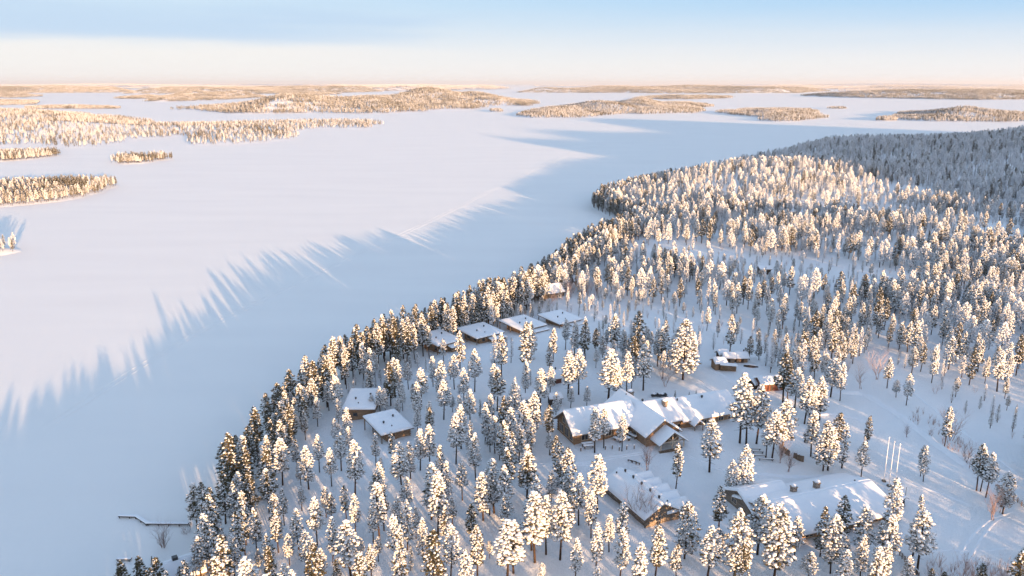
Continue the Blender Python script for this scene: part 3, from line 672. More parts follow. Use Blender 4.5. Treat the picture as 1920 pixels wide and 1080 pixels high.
# brown palisade
r = place(1482, 853, 'palisade', 'curved brown palisade of upright logs around the fire place', 'palisade')
t = MB(); x0, y0, z0 = GT(1482, 853); R_ = random.Random(8)
for (pa, pb) in (((1462, 842), (1480, 855)), ((1488, 858), (1506, 866))):
    ax_, ay_, _ = GT(*pa); bx_, by_, _ = GT(*pb)
    for k in range(16):
        f = k/15; qx, qy = ax_*(1-f)+bx_*f-x0, ay_*(1-f)+by_*f-y0+math.sin(f*math.pi)*-.5
        t.tube([(qx, qy, -.5), (qx, qy, R_.uniform(1.25, 1.5))], [.13, .1], 6)
t.build('stakes', m_wood, r)
for (px, py, L, th, lab) in ((1416, 845, 2.6, -5, 'dark plank bench rail nearest the lodge by the fire place'), (1421, 850, 2.6, -8, 'dark plank bench just in front of the rail by the fire place'), (1425, 857, 3.0, -8, 'middle dark plank bench below two thin trunks'), (1436, 864, 3.4, -10, 'lowest dark plank bench, ending near the palisade')):
    r = place(px, py, 'plank_bench', lab, 'bench', th, 'dark plank benches by the fire place'); foot(*GT(px, py)[:2], 0, -2, 2, -1, 1)
    t = MB(); t.box((0, 0, .48), (L, .4, .09)); t.build('seat', m_dark, r)
    for sx in (-1, 1): t = MB(); t.box((sx*(L/2-.3), 0, .1), (.14, .34, .66)); t.build('leg', m_dark, r)
    s = MB(); snow_patch(s, [(-L/2+.05, -.12, .53), (L/2-.05, -.12, .53), (L/2-.05, .2, .53), (-L/2+.05, .2, .53)], .14, 6, 3, 4, .1, .01); s.build('seat_snow', m_rsnow, r, True)
def table(px, py, th, L, label, W=.8):
    r = place(px, py, 'snowy_table', label, 'table', th, 'snow covered tables in front of the lodge'); x, y, z = GT(px, py); foot(x, y, math.radians(th), -L/2-.5, L/2+.5, -1, 1)
    t = MB(); t.box((0, 0, .72), (L, W, .08)); t.build('tabletop', m_wood, r)
    for sx in (-1, 1): t = MB(); t.box((sx*(L/2-.35), 0, .3), (.12, W*.8, .8)); t.build('leg', m_wood, r)
    s = MB(); snow_patch(s, [(-L/2, -W/2, .765), (L/2, -W/2, .765), (L/2, W/2, .765), (-L/2, W/2, .765)], .3, 8, 4, int(px), .2, .02); s.build('table_snow', m_rsnow, r, True)
table(1158, 828, -50, 2.6, 'long snow topped table, left one of three angled tables by the lodge wall')
table(1174, 824, -50, 2.6, 'long snow topped table, middle one of three angled tables by the lodge wall')
table(1186, 821, -50, 2.6, 'long snow topped table, right one of three angled tables by the lodge wall')
table(1100, 836, 14, 2.7, 'snow topped table below the lodge windows, nearest the wall')
table(1104, 840.5, 10, 2.7, 'snow topped table just in front of the other one below the lodge windows')
table(1183, 816, 14, 4.2, 'narrow snow topped counter along the lodge wall behind the angled tables', .5)
for i, (px, py) in enumerate(((1089, 846), (1135, 843), (1148, 842), (1161, 845), (1175, 843), (1189, 842))):
    r = place(px, py, 'snowy_post', ['short wooden post below the snow topped tables', 'short wooden post right of the first thin pines', 'short post just left of the angled tables', 'short post below the left angled table', 'short post below the middle angled table', 'short post below the right angled table'][i], 'post', 0, 'short posts around the lodge yard')
    t = MB(); t.tube([(0, 0, -.4), (0, 0, 1.0)], [.13, .13], 6); t.build('stake', m_wood, r); s = MB(); blob(s, Vector((0, 0, 1.08)), (.2, .2, .16), random.Random(i), 1, .1); s.build('snow_cap', m_rsnow, r, True)
for i, (px, py) in enumerate(((1181, 866), (1189, 868), (1196, 871))):
    r = place(px, py, 'low_bench', ['left', 'middle', 'right'][i]+' one of three low benches near the bare birch', 'bench', -25, 'low benches near the bare birch')
    t = MB(); t.box((0, 0, .42), (1.1, .35, .08)); t.build('seat', m_dark, r)
    for sx in (-1, 1): t = MB(); t.box((sx*.4, 0, .1), (.1, .3, .56)); t.build('leg', m_dark, r)
for i, (px, py) in enumerate(((1228, 744), (1243, 744))):
    r = place(px, py, 'snowmobile', ('left' if i == 0 else 'right')+' one of two dark snowmobiles parked under snow behind the lodge', 'snowmobile', 15, 'snowmobiles behind the lodge')
    t = MB(); t.box((0, 0, .5), (2.2, .7, .5)); t.box((.55, 0, .85), (.7, .6, .35)); t.build('body', m_metal, r); t = MB(); t.box((-.4, 0, .84), (1.0, .42, .2)); t.build('seat', m_dark, r)
    for sy in (-.45, .45): t = MB(); t.box((.9, sy, .12), (1.1, .14, .08)); t.build('ski', m_metal, r)
    t = MB(); t.tube([(.3, -.35, 1.15), (.3, .35, 1.15)], [.04, .04], 5); t.build('handlebar', m_metal, r)
    s = MB(); blob(s, Vector((-.2, 0, 1.0)), (.8, .4, .25), random.Random(i), 1, .15); s.build('snow_cap', m_rsnow, r, True)
r = place(1408, 688, 'upturned_boat', 'dark upturned boat half buried in the snow right of the stores', 'boat', -20); 
t = MB(); n = 12
V = []; 
for i in range(n+1):
    f = i/n; wd = .75*math.sin(math.pi*min(1, .08+f*.92))**.6; hh = .62*math.sin(math.pi*(.12+.76*f))**.5
    for k in range(7): a = math.pi*k/6; V.append((-2.2+4.4*f, math.cos(a)*wd, math.sin(a)*hh))
t.add(V, [(i*7+k, i*7+k+1, (i+1)*7+k+1, (i+1)*7+k) for i in range(n) for k in range(6)]); t.build('hull', m_dark, r, True)
s = MB(); snow_patch(s, [(-1.8, -.1, .5), (1.8, -.1, .5), (1.8, .5, .42), (-1.8, .5, .42)], .2, 8, 4, 3, .2, .02); s.build('snow_cover', m_rsnow, r, True)
# jetties
def jetty(pts, label, wd=.85):
    W_ = [G(px, py, .5) for px, py in pts]; x0, y0 = W_[0]; r = empty('jetty', (x0, y0, 0), 0, label, 'jetty')
    d = MB(); s = MB(); p_ = MB()
    for i in range(len(W_)-1):
        a = Vector((*W_[i], 0)); b_ = Vector((*W_[i+1], 0)); e = (b_-a).normalized(); nn = Vector((-e.y, e.x, 0))*wd/2
        ext = e*(wd*.35) if i < len(W_)-2 else e*0
        q = [a-nn, b_+ext-nn, b_+ext+nn, a+nn]; q = [Vector((v.x-x0, v.y-y0, .52+.008*i)) for v in q]
        slab(d, q, .2); snow_patch(s, q, .13, 16, 3, 5+i, .25, .03)
        L = (b_-a).length
        for k in range(int(L/2.2)+1):
            c = a+e*(k*2.2+.3); 
            for sg in (-1, 1): p_.tube([(c.x-x0+nn.x*sg*.9, c.y-y0+nn.y*sg*.9, -.5), (c.x-x0+nn.x*sg*.9, c.y-y0+nn.y*sg*.9, .5)], [.09, .09], 6)
    d.build('deck', m_dark, r); s.build('deck_snow', m_rsnow, r, True); p_.build('piles', m_dark, r)
jetty([(223, 966), (256, 967), (276, 980), (354, 981)], 'long kinked wooden jetty reaching onto the frozen lake at lower left')
jetty([(219, 1047), (246, 1047)], 'short lone plank jetty section on the ice below the kinked jetty', .7)
# fences at the right
def fence(a, b_, label, h=1.1, step=1.6, rails=(.45, .95), nm='rail_fence'):
    ax_, ay_, az_ = GT(*a); bx_, by_, bz_ = GT(*b_); r = empty(nm, (ax_, ay_, az_), 0, label, 'fence')
    L = math.hypot(bx_-ax_, by_-ay_); n = int(L/step)
    P_ = []
    for k in range(n+1):
        f = k/n; x, y = ax_*(1-f)+bx_*f, ay_*(1-f)+by_*f; P_.append(Vector((x-ax_, y-ay_, hz(x, y)-az_)))
        t = MB(); t.tube([P_[-1]+Vector((0, 0, -.4)), P_[-1]+Vector((0, 0, h))], [.08, .08], 6); t.build('post', m_wood, r)
    for q in rails: t = MB(); t.tube([p+Vector((0, 0, q)) for p in P_], [.06]*len(P_), 5); t.build('rail', m_wood, r)
    s = MB(); s.tube([p+Vector((0, 0, rails[-1]+.1)) for p in P_], [.09]*len(P_), 6); s.build('rail_snow', m_rsnow, r, True)
fence((1686, 1042), (1722, 1085), 'grey rail fence running down to the lower edge by the broad pine', 1.3, 1.0, (.3, .6, .9, 1.2))
fence((1893, 930), (1930, 962), 'grey rail fence behind the rusty birch at the right edge', 1.3, 1.2, (.35, .7, 1.05))
# plank platform in the lower left wood
r = place(500, 934, 'plank_platform', 'snow covered plank platform among pines at the left', 'platform', 8); foot(*GT(500, 934)[:2], 0, -3, 3, -1.5, 1.5)
t = MB(); t.box((0, 0, .5), (4.6, 1.4, .14)); t.build('deck', m_dark, r)
for sx in (-2, 0, 2): t = MB(); t.tube([(sx, 0, -.5), (sx, 0, .48)], [.1, .1], 6); t.build('pile', m_dark, r)
s = MB(); snow_patch(s, [(-2.3, -.5, .575), (2.3, -.5, .575), (2.3, .7, .575), (-2.3, .7, .575)], .2, 8, 4, 9, .2, .03); s.build('deck_snow', m_rsnow, r, True)
# ridges of ploughed snow and vehicle tracks
def berm(pts, wd, h, name, label, seed=0, lake=False, base=-.05, kind='structure', matl=None):
    R_ = random.Random(seed); W_ = []
    for i in range(len(pts)-1):
        (ax_, ay_), (bx_, by_) = [G(*p, 0)[:2] if lake else GT(*p)[:2] for p in (pts[i], pts[i+1])]
        n = max(2, int(math.hypot(bx_-ax_, by_-ay_)/(1.2 if not lake else 4)))
        for k in range(n): f = k/n; W_.append((ax_*(1-f)+bx_*f, ay_*(1-f)+by_*f))
    W_ = np.array(W_)
    for _ in range(3): W_[1:-1] = (W_[:-2]+W_[1:-1]*2+W_[2:])/4
    d = np.gradient(W_, axis=0); d /= np.linalg.norm(d, axis=1)[:, None]+1e-9; nn = np.stack([-d[:, 1], d[:, 0]], 1)
    prof = [(-1, 0), (-.6, .55), (-.15, 1), (.25, .9), (.65, .4), (1, 0)]; V = []; Fc = []
    for i, (x, y) in enumerate(W_):
        e = min(1, i/4, (len(W_)-1-i)/4); k = R_.uniform(.6, 1.3) if not lake else R_.uniform(.8, 1.15)
        for a, hh in prof:
            qx, qy = x+nn[i, 0]*a*wd/2, y+nn[i, 1]*a*wd/2
            V.append((qx, qy, (0 if lake else hz(qx, qy))+base+(h*hh*k-base*(1 if hh > 0 else 0))*e))
    n = len(prof)
    Fc = [(i*n+k, (i+1)*n+k, (i+1)*n+k+1, i*n+k+1) for i in range(len(W_)-1) for k in range(n-1)]
    mb = MB(); mb.add(V, Fc); o = mb.build(name, matl or (m_lake if lake else m_rsnow), None, True); return tag(o, label, 'snow', kind=kind)
for j, off in enumerate((0, 4)):
    berm([(p[0]+off*.6*(p[1]/400), p[1]+off*(p[1]-150)/330) for p in ((1240, 229), (1160, 254), (1080, 284), (1000, 318), (900, 366), (800, 415), (690, 466), (500, 555), (360, 625), (230, 702), (150, 755), (70, 806), (-10, 846))], .6, .1, 'snow_track', 'faint snowmobile track line crossing the frozen lake', j, True)
berm([(1560, 735), (1620, 740), (1680, 775), (1750, 830), (1830, 885)], 2.2, .8, 'snow_bank', 'ploughed snow bank along the upper edge of the open yard', 5)
berm([(1640, 690), (1700, 725), (1780, 790), (1860, 850), (1930, 905)], .8, .2, 'snow_track', 'track line along the strip beyond the open yard', 6)
berm([(1395, 885), (1450, 892), (1540, 894), (1612, 886)], 1.5, .45, 'snow_bank', 'low snow bank curving behind the long building', 7)
for q_, o_ in enumerate((0, 14)):
    berm([(1790+o_*1.6, 1062), (1812+o_*1.5, 1020), (1836+o_*1.3, 990), (1868+o_, 968), (1925, 955+o_)], .7, .12, 'snow_track', 'wheel rut in the turning place at the lower right', 8+q_)
berm([(1700, 1046), (1780, 1030), (1850, 1034), (1925, 1020)], .7, .1, 'snow_track', 'curved rut crossing the yard at the lower right', 19)
berm([(1640, 870), (1700, 905), (1780, 930), (1850, 960)], .8, .12, 'snow_track', 'faint rut over the open yard beside the flagpoles', 20)
for n_, p_ in enumerate(([(1262, 838), (1330, 872), (1400, 890), (1480, 905)], [(1060, 872), (1120, 862), (1200, 848), (1248, 838)], [(1300, 705), (1360, 745), (1430, 790), (1500, 830), (1560, 880)], [(930, 860), (1010, 870), (1075, 868), (1150, 868)])):
    for o_ in (0, 4):
        berm([(a_, c_+o_) for a_, c_ in p_], .5, .12, 'snow_track', ['trodden path from the truss porch towards the long building', 'trodden path along the tables in front of the lodge', 'rut from the stores past the fire place', 'trodden path left of the lodge yard'][n_], 30+n_*2+o_)
berm([(1330, 690), (1370, 715), (1420, 735)], 1.6, .5, 'snow_bank', 'snow bank beside the lane behind the lodge', 10)
berm([(1490, 785), (1560, 775), (1625, 790), (1640, 800)], 1.0, .3, 'snow_bank', 'lumpy snow bank left in the upper yard', 11)

# ------------------------------------------------------------------ trees
INFOOT = lambda x, y, m=0: any((u0-m < (x-fx)*math.cos(th)+(y-fy)*math.sin(th) < u1+m) and (v0-m < -(x-fx)*math.sin(th)+(y-fy)*math.cos(th) < v1+m) for fx, fy, th, u0, u1, v0, v1 in FOOT)
# base x, base y, top y in the photograph of trees one can tell apart, and their look
HAND = """742 745 672 b|749 745 675 b|713 777 725 h|698 775 740 h|723 777 728 h|745 783 748 h|766 730 680 h|790 763 690 h|776 760 720 m|812 725 668 h|832 787 712 h
852 730 665 h|870 760 690 h|882 800 730 h|862 805 740 h|890 735 655 h|927 749 682 h|940 708 625 m|900 783 748 s|911 790 755 s|955 808 742 h|928 850 780 h|808 815 752 h|783 815 765 h|805 672 612 m|832 680 635 h
628 735 688 m|617 770 715 h|635 800 748 h|596 800 745 h|548 790 735 h|573 825 770 m|503 808 738 l|515 830 775 h|655 835 765 h|630 840 785 h
497 912 842 h|530 910 822 h|558 880 822 m|579 917 835 h|565 915 862 h|599 886 815 h|622 912 840 h|640 883 812 h|655 852 800 h|705 873 812 h|735 875 810 m|770 898 828 h|788 882 805 h|806 879 795 h
533 985 917 m|482 994 950 s|566 958 912 h|612 970 912 h|622 978 925 m|595 1022 932 h|562 1040 955 h|522 1036 958 m|505 1080 1002 m|543 1060 1000 h|575 1075 993 h|624 1055 970 h|604 1085 1028 h|650 975 910 m|667 1000 925 h
711 945 867 h|700 1018 945 h|712 1012 905 h|720 995 908 m|765 970 895 h|748 1000 932 h|740 1065 965 h|821 1003 885 h|841 948 865 h|832 942 880 m|867 938 862 h|892 900 812 h|849 985 932 h|780 1010 950 h|795 1055 972 h
906 976 885 b|918 966 892 h|927 962 862 b|945 975 873 h|919 848 800 m|936 863 795 h|770 1070 1020 s|658 1080 975 b|697 1090 1022 m|845 1085 982 h|820 1080 1020 s|895 1085 985 m|950 1100 975 b
1042 878 817 l|988 930 835 m|1003 1055 922 b|997 1032 925 h|1024 1040 930 h|1050 1050 922 h|1045 925 892 h|1085 985 888 h|1104 985 915 h|1068 1000 925 m|1120 960 852 b|1165 1030 942 h|1142 1035 965 h|1117 1080 982 h|1078 1090 1010 h|1162 1085 990 h
1266 925 832 m|1330 885 785 b|1368 937 862 h|1391 935 833 h|1347 1010 912 m|1283 1048 942 B|1228 1085 985 m|1268 1085 1020 m|1326 1085 985 b|1376 1085 955 B|1420 1040 930 b|1437 1060 945 b|963 1075 975 b|1015 1085 1055 h
1450 1090 945 B|1543 883 790 B|1552 882 800 b|1578 878 795 f|1614 898 828 h|1726 893 835 m|1731 903 837 h|1831 920 832 m|1838 921 850 m|1848 933 848 h|1880 965 885 B|1711 1042 928 f|1557 1075 965 B|1610 1050 950 b|1613 1090 1005 h|1660 1070 965 B|1655 1100 1020 b|1515 1095 1035 b|1835 1110 1055 l|1742 1110 1065 l|1765 1112 1072 l
1508 795 705 b|1515 795 720 b|1531 790 705 b|1537 788 722 b|1490 767 690 b|1575 752 680 h|1557 745 672 b|1476 750 678 l|1468 755 660 l|1699 760 700 h|1663 728 672 m|1680 745 712 h|1465 855 750 b|1447 862 768 b|1436 858 780 h
985 703 605 m|1097 675 600 l|1117 665 615 l|1117 690 655 h|1152 665 590 m|1148 690 640 m|1065 745 660 b|1085 740 655 b|1070 765 725 h|1100 765 725 h|1140 755 655 b|1155 755 680 h|1175 745 660 h|1184 728 670 h|1206 732 645 h|1242 710 658 h|1280 712 600 B|1268 700 615 b|1196 672 583 l|1246 660 600 m|1368 665 590 m|1325 620 575 h|1405 675 630 l|1423 675 640 l
1387 831 701 b|1399 833 735 b|1418 832 722 b|1115 849 765 h|1132 840 765 h|1166 846 776 h|984 815 750 h|1007 805 765 h|1026 805 765 h|1012 770 692 b|1031 740 688 b|1042 785 735 h|962 790 715 h
437 938 812 l|372 1005 907 m|386 985 905 l|392 1070 965 B|378 1085 1008 b|440 1080 1005 h|452 960 885 h|460 1040 955 m|425 920 830 l|236 1100 1058 l|470 880 800 l|345 1110 1060 m|420 1050 990 m|485 1070 1030 h"""
trees = []     # (x, y, z, height, proto index, widthscale, kind char, screen height)
occ = {}
def occ_add(x, y): occ.setdefault((int(x//4), int(y//4)), []).append((x, y))
def near(x, y, d):
    i, j = int(x//4), int(y//4); n = int(d//4)+1
    for a in range(i-n, i+n+1):
        for b_ in range(j-n, j+n+1):
            for (px, py) in occ.get((a, b_), ()):
                if (px-x)**2+(py-y)**2 < d*d: return True
    return False
def shore_in(x, y, m=1.0): return float(poly_sd(SHORE, np.array([x]), np.array([y]))[0]) > m
for tok in HAND.replace('\n', '|').split('|'):
    px, py, ty, k = tok.split(); px, py, ty = float(px), float(py), float(ty)
    x, y, z = GT(px, py)
    if not shore_in(x, y, .4) and px < 420: z = max(z, -.1)
    lo, hi = 1.0, 30.0
    for _ in range(22):
        h = (lo+hi)/2
        if PXY(x, y, z+h)[1] > ty: lo = h
        else: hi = h
    h = min(h, 19)
    trees.append([x, y, z, h, k, py-ty]); occ_add(x, y)
# clearings, outlined in the photograph and laid out on the ground
CLR_PX = [[(960,880),(1060,862),(1060,835),(1180,850),(1290,800),(1420,800),(1440,800),(1470,880),(1610,880),(1640,830),(1600,750),(1650,735),(1760,830),(1850,900),(1925,950),(1925,1100),(1780,1100),(1720,1060),(1690,930),(1400,900),(1300,960),(1340,1000),(1290,1060),(1290,900),(1140,872),(1060,895),(960,905)],
          [(1180,770),(1210,735),(1300,700),(1310,665),(1345,655),(1430,655),(1440,740),(1460,745),(1440,800),(1200,790)],
          [(880,700),(885,650),(930,640),(925,690),(905,800),(880,800)], [(560,640),(500,700),(350,880),(200,1100),(300,1100),(355,985),(430,900),(520,790)],
          [(1430,400),(1640,388),(1700,396),(1925,432),(1925,462),(1850,440),(1700,408),(1560,402)],
          [(1640,640),(1690,690),(1790,765),(1935,860),(1935,960),(1850,900),(1720,800),(1640,735)],
          [(775,640),(860,640),(1000,600),(1100,600),(1110,640),(1000,650),(940,670),(860,690),(790,690)], [(1030,700),(1470,700),(1470,890),(1030,890)], [(1060,880),(1470,880),(1470,1000),(1400,1000),(1300,1000),(1240,1040),(1120,1000),(1060,930)], [(1440,715),(1600,715),(1650,740),(1640,840),(1440,840)], [(1590,870),(1760,870),(1760,1015),(1700,1015),(1660,930)], [(620,780),(790,800),(800,850),(680,860),(620,810)],
          [(960,940),(1000,850),(1060,860),(1060,900)], [(1100,600),(1130,610),(1130,625),(1095,640)], [(1200,900),(1255,925),(1300,980),(1240,960)],
          [(1560,735),(1640,640),(1660,650),(1650,740)], [(1000,640),(1060,640),(1060,660),(1010,700)]]
CLR = [[GT(*p)[:2] for p in c] for c in CLR_PX]
def _c(x, y):
    a, b_ = np.array([x]), np.array([y]); return any(float(poly_sd(c, a, b_)[0]) > 0 for c in CLR)
# shoreline rows of darker, barer pines
R_ = random.Random(77)
for i in range(1, 24):
    (ax_, ay_), (bx_, by_) = SHORE[i], SHORE[i+1]; L = math.hypot(bx_-ax_, by_-ay_); e = ((bx_-ax_)/L, (by_-ay_)/L); nn = (e[1], -e[0])
    for row, off in enumerate((2.2, 6, 10, 14, 18)):
        k = R_.uniform(0, 3)
        while k < L:
            o_ = off+R_.uniform(-1.3, 1.5); x, y = ax_+e[0]*k+nn[0]*o_, ay_+e[1]*k+nn[1]*o_
            k += R_.uniform(2.4, 4.6)
            if R_.random() < .08: continue
            if row > 2 and y > 150 and y < 245: continue
            q_ = PXY(x, y, 1.0)
            if q_[2] > 5 and 180 < q_[0] < 385 and 995 < q_[1] < 1140: continue
            if not shore_in(x, y, 1.2) or near(x, y, 2.6) or INFOOT(x, y) : continue
            trees.append([x, y, hz(x, y), R_.uniform(9.5, 12.8)*(1.22 if 205 < y < 330 and row > 0 else 1), 'l' if R_.random() < (.8, .6, .4, .25, .2)[row] else 'm', 0]); occ_add(x, y)
# the rest of the headland
def vnoise(x, y, s, seed=0): return .5*math.sin(x/s*.37+seed*5)*math.sin(y/s*.41+seed)+math.sin(x/s+seed)*math.cos(y/s*1.1+seed*2)+.6*math.sin((x+y)/s*1.7+seed*3)
R_ = random.Random(78); FOREST = []
def fill(x0, x1, y0, y1, sp, n):
    got = 0
    for _ in range(n):
        x, y = R_.uniform(x0, x1), R_.uniform(y0, y1)
        dn = vnoise(x, y, 22, 1.3); d = sp*(1+.22*dn)
        if near(x, y, d): continue
        yield x, y, dn
def keep(x, y, d=1.5): return not INFOOT(x, y, 1.0)
# vectorised pre-filter for speed
def sample(x0, x1, y0, y1, n, sp, hfun, kinds):
    X_ = nrg.uniform(x0, x1, n); Y_ = nrg.uniform(y0, y1, n); S_ = poly_sd(SHORE, X_, Y_); ok = S_ > 2.0
    for c in CLR: ok &= poly_sd(c, X_, Y_) < 0
    X_, Y_ = X_[ok], Y_[ok]; Z_ = hland(X_, Y_)
    for x, y, z in zip(X_, Y_, Z_):
        dn = vnoise(x, y, 24, 1.3)
        if near(x, y, sp*max(.55, 1+.4*dn)) or INFOOT(x, y, .8): continue
        h, k = hfun(x, y, dn); trees.append([x, y, float(z), h, k, 0]); occ_add(x, y)
def h_near(x, y, dn): return (R_.uniform(8.5, 13) if R_.random() < .8 else R_.uniform(3, 7)), R_.choice('hhhhmmlb')
def h_mid(x, y, dn):
    r = R_.random(); sw = vnoise(x, y, 38, 4.0) > .55
    if sw: return R_.uniform(3.5, 7.0), R_.choice('ssfm')
    if r < .30: return R_.uniform(3.5, 7), R_.choice('ssfh')
    return R_.uniform(8, 13), R_.choice('hhhmmlf')
def h_low(x, y, dn): return (R_.uniform(3.2, 5.5) if R_.random() < .85 else R_.uniform(7, 10)), R_.choice('hhmml')
def h_far(x, y, dn): return (R_.uniform(7, 12) if R_.random() < .75 else R_.uniform(3, 7)), R_.choice('hhmmmmlff')
sample(-70, 110, 118, 210, 5000, 5.2, h_near, 0)
sample(-70, 260, 200, 300, 20000, 4.5, h_mid, 0)
sample(60, 300, 120, 210, 14000, 4.4, h_mid, 0)
sample(0, 520, 290, 560, 60000, 4.2, h_mid, 0)
sample(40, 900, 540, 1150, 90000, 4.7, h_far, 0)
sample(75, 620, -250, 118, 12000, 7.6, h_near, 0)  # unseen wood off to the right, spaced to keep the yard in shade
sample(-72, -35, 20, 122, 1500, 5.0, h_near, 0)  # unseen shore wood, thickened to close sunlit gaps in the lake shadow
sample(-85, 75, -200, 118, 6000, 5.5, h_low, 0)       # unseen wood below and behind the drone, kept low to shade only the ground
sample(300, 1300, 100, 1100, 16000, 12.0, h_far, 0)
# screen size of every tree; the 300 that show largest stand as single trees
KMAP = {'h': 'heavy', 'b': 'heavy', 'B': 'broad', 'm': 'medium', 'l': 'light', 's': 'slim', 'f': 'slim'}
scr = []
for i, t_ in enumerate(trees):
    a = PXY(t_[0], t_[1], t_[2]+t_[3]*.6)
    if a[2] > 5 and -15 < a[0] < 1935 and -15 < a[1] < 1100: scr.append((F*t_[3]/a[2]+(1000 if i < 240 and False else 0), i))
nhand = len(HAND.replace('\n', '|').split('|'))
scr.sort(key=lambda s: -(s[0]+(200 if s[1] < nhand else 0))); single = set(i for _, i in scr[:300])
LAND = [('the big lodge', 1105, 800), ('the truss porch', 1245, 810), ('the lodge\'s right wing', 1330, 770), ('the stepped building', 1200, 930), ('the long low building', 1570, 960),
        ('the veranda cabin', 720, 805), ('the cabin behind the veranda cabin', 668, 755), ('the leftmost shore cabin', 820, 638), ('the second shore cabin', 903, 628), ('the rightmost shore cabin', 1052, 602),
        ('the flagpoles', 1668, 880), ('the kinked jetty', 310, 978), ('the dark red hut', 1440, 720), ('the white banner', 1699, 930), ('the outdoor stove', 1512, 825), ('the plank platform', 500, 934), ('the upturned boat', 1408, 688), ('the small hut with the stovepipe', 1036, 705)]
def direction(dx, dy):
    a = math.degrees(math.atan2(dy, dx))
    return ['right of', 'below and right of', 'straight below', 'below and left of', 'left of', 'above and left of', 'straight above', 'above and right of'][int(((a+22.5) % 360)//45)]
ORD = ['nearest', 'second nearest', 'third nearest', 'fourth nearest', 'fifth nearest', 'sixth nearest', 'seventh nearest', 'eighth nearest', 'ninth nearest', 'tenth nearest'] + ['%s nearest' % s for s in 'eleventh twelfth thirteenth fourteenth fifteenth sixteenth seventeenth eighteenth nineteenth twentieth'.split()]+['%dth nearest' % k for k in range(21, 200)]
LOOK = {'h': 'snow-laden pine', 'b': 'broad snow-laden pine', 'B': 'very broad snow-laden pine', 'm': 'half snowed pine', 'l': 'dark green pine', 's': 'slim young conifer', 'f': 'slender rusty conifer'}
sec = {}
for i in single:
    x, y, z, h, k, _ = trees[i]; px, py, _f = PXY(x, y, z)
    j = min(range(len(LAND)), key=lambda q: (LAND[q][1]-px)**2+(LAND[q][2]-py)**2)
    sec.setdefault((j, direction(px-LAND[j][1], py-LAND[j][2]), LOOK[k]), []).append(((LAND[j][1]-px)**2+(LAND[j][2]-py)**2, i))
LAB = {}
for (j, d, lk), L_ in sec.items():
    L_.sort()
    for q, (_d, i) in enumerate(L_):
        LAB[i] = ('the only %s %s %s' % (lk, d, LAND[j][0])) if len(L_) == 1 else '%s, %s one %s %s' % (lk, ORD[q], d, LAND[j][0])
R_ = random.Random(5)
rest = []
for i, (x, y, z, h, k, _) in enumerate(trees):
    pi = R_.choice(IDX[KMAP[k]]); wd = {'h': 1.0, 'b': 1.22, 'B': 1.0, 'm': 1.0, 'l': 1.05, 's': .95, 'f': 1.0}[k]*R_.uniform(.88, 1.14)
    sz = h/12.0; sw = (0.35*sz+0.65*max(sz, .6) if h > 6 else sz*1.25)*wd
    if i in single:
        r = empty('pine_tree', (x, y, z), R_.uniform(0, 6.28), LAB[i], 'pine', 'snowy pines around the cabins and lodge'); r.scale = (sw, sw, sz)
        _k, tm, cm, sm = PROTO[pi]
        t_o = bpy.data.objects.new('trunk', tm); C.objects.link(t_o); t_o.parent = r
        c_o = bpy.data.objects.new('crown', cm); C.objects.link(c_o); c_o.parent = r
        s_o = bpy.data.objects.new('snow_load', sm); C.objects.link(s_o); s_o.parent = c_o
    else:
        if k == 'B': pi = R_.choice(IDX['heavy'])
        if k != 'l' and (y > 300 or x > 130) and R_.random() < (.8 if y > 560 else .6 if y > 400 else .4): pi = R_.choice((22, 23, 24, 22, 23, 24, 16, 17))
        if k == 'f' : pi = R_.choice((16, 17, 18))
        elif k == 's' and R_.random() < .35: pi = R_.choice((19, 20, 21, 16))
        rest.append((x, y, z-.05, pi, R_.uniform(0, 6.28), sz, sw*(R_.uniform(.85, 1.05) if y < 300 else R_.uniform(.95, 1.2))))
print('trees', len(trees), 'single', len(single), 'rest', len(rest))
scatter('pine_forest', FORB, rest, 'dense snow covered pine forest filling the headland behind the cabins', 'forest')
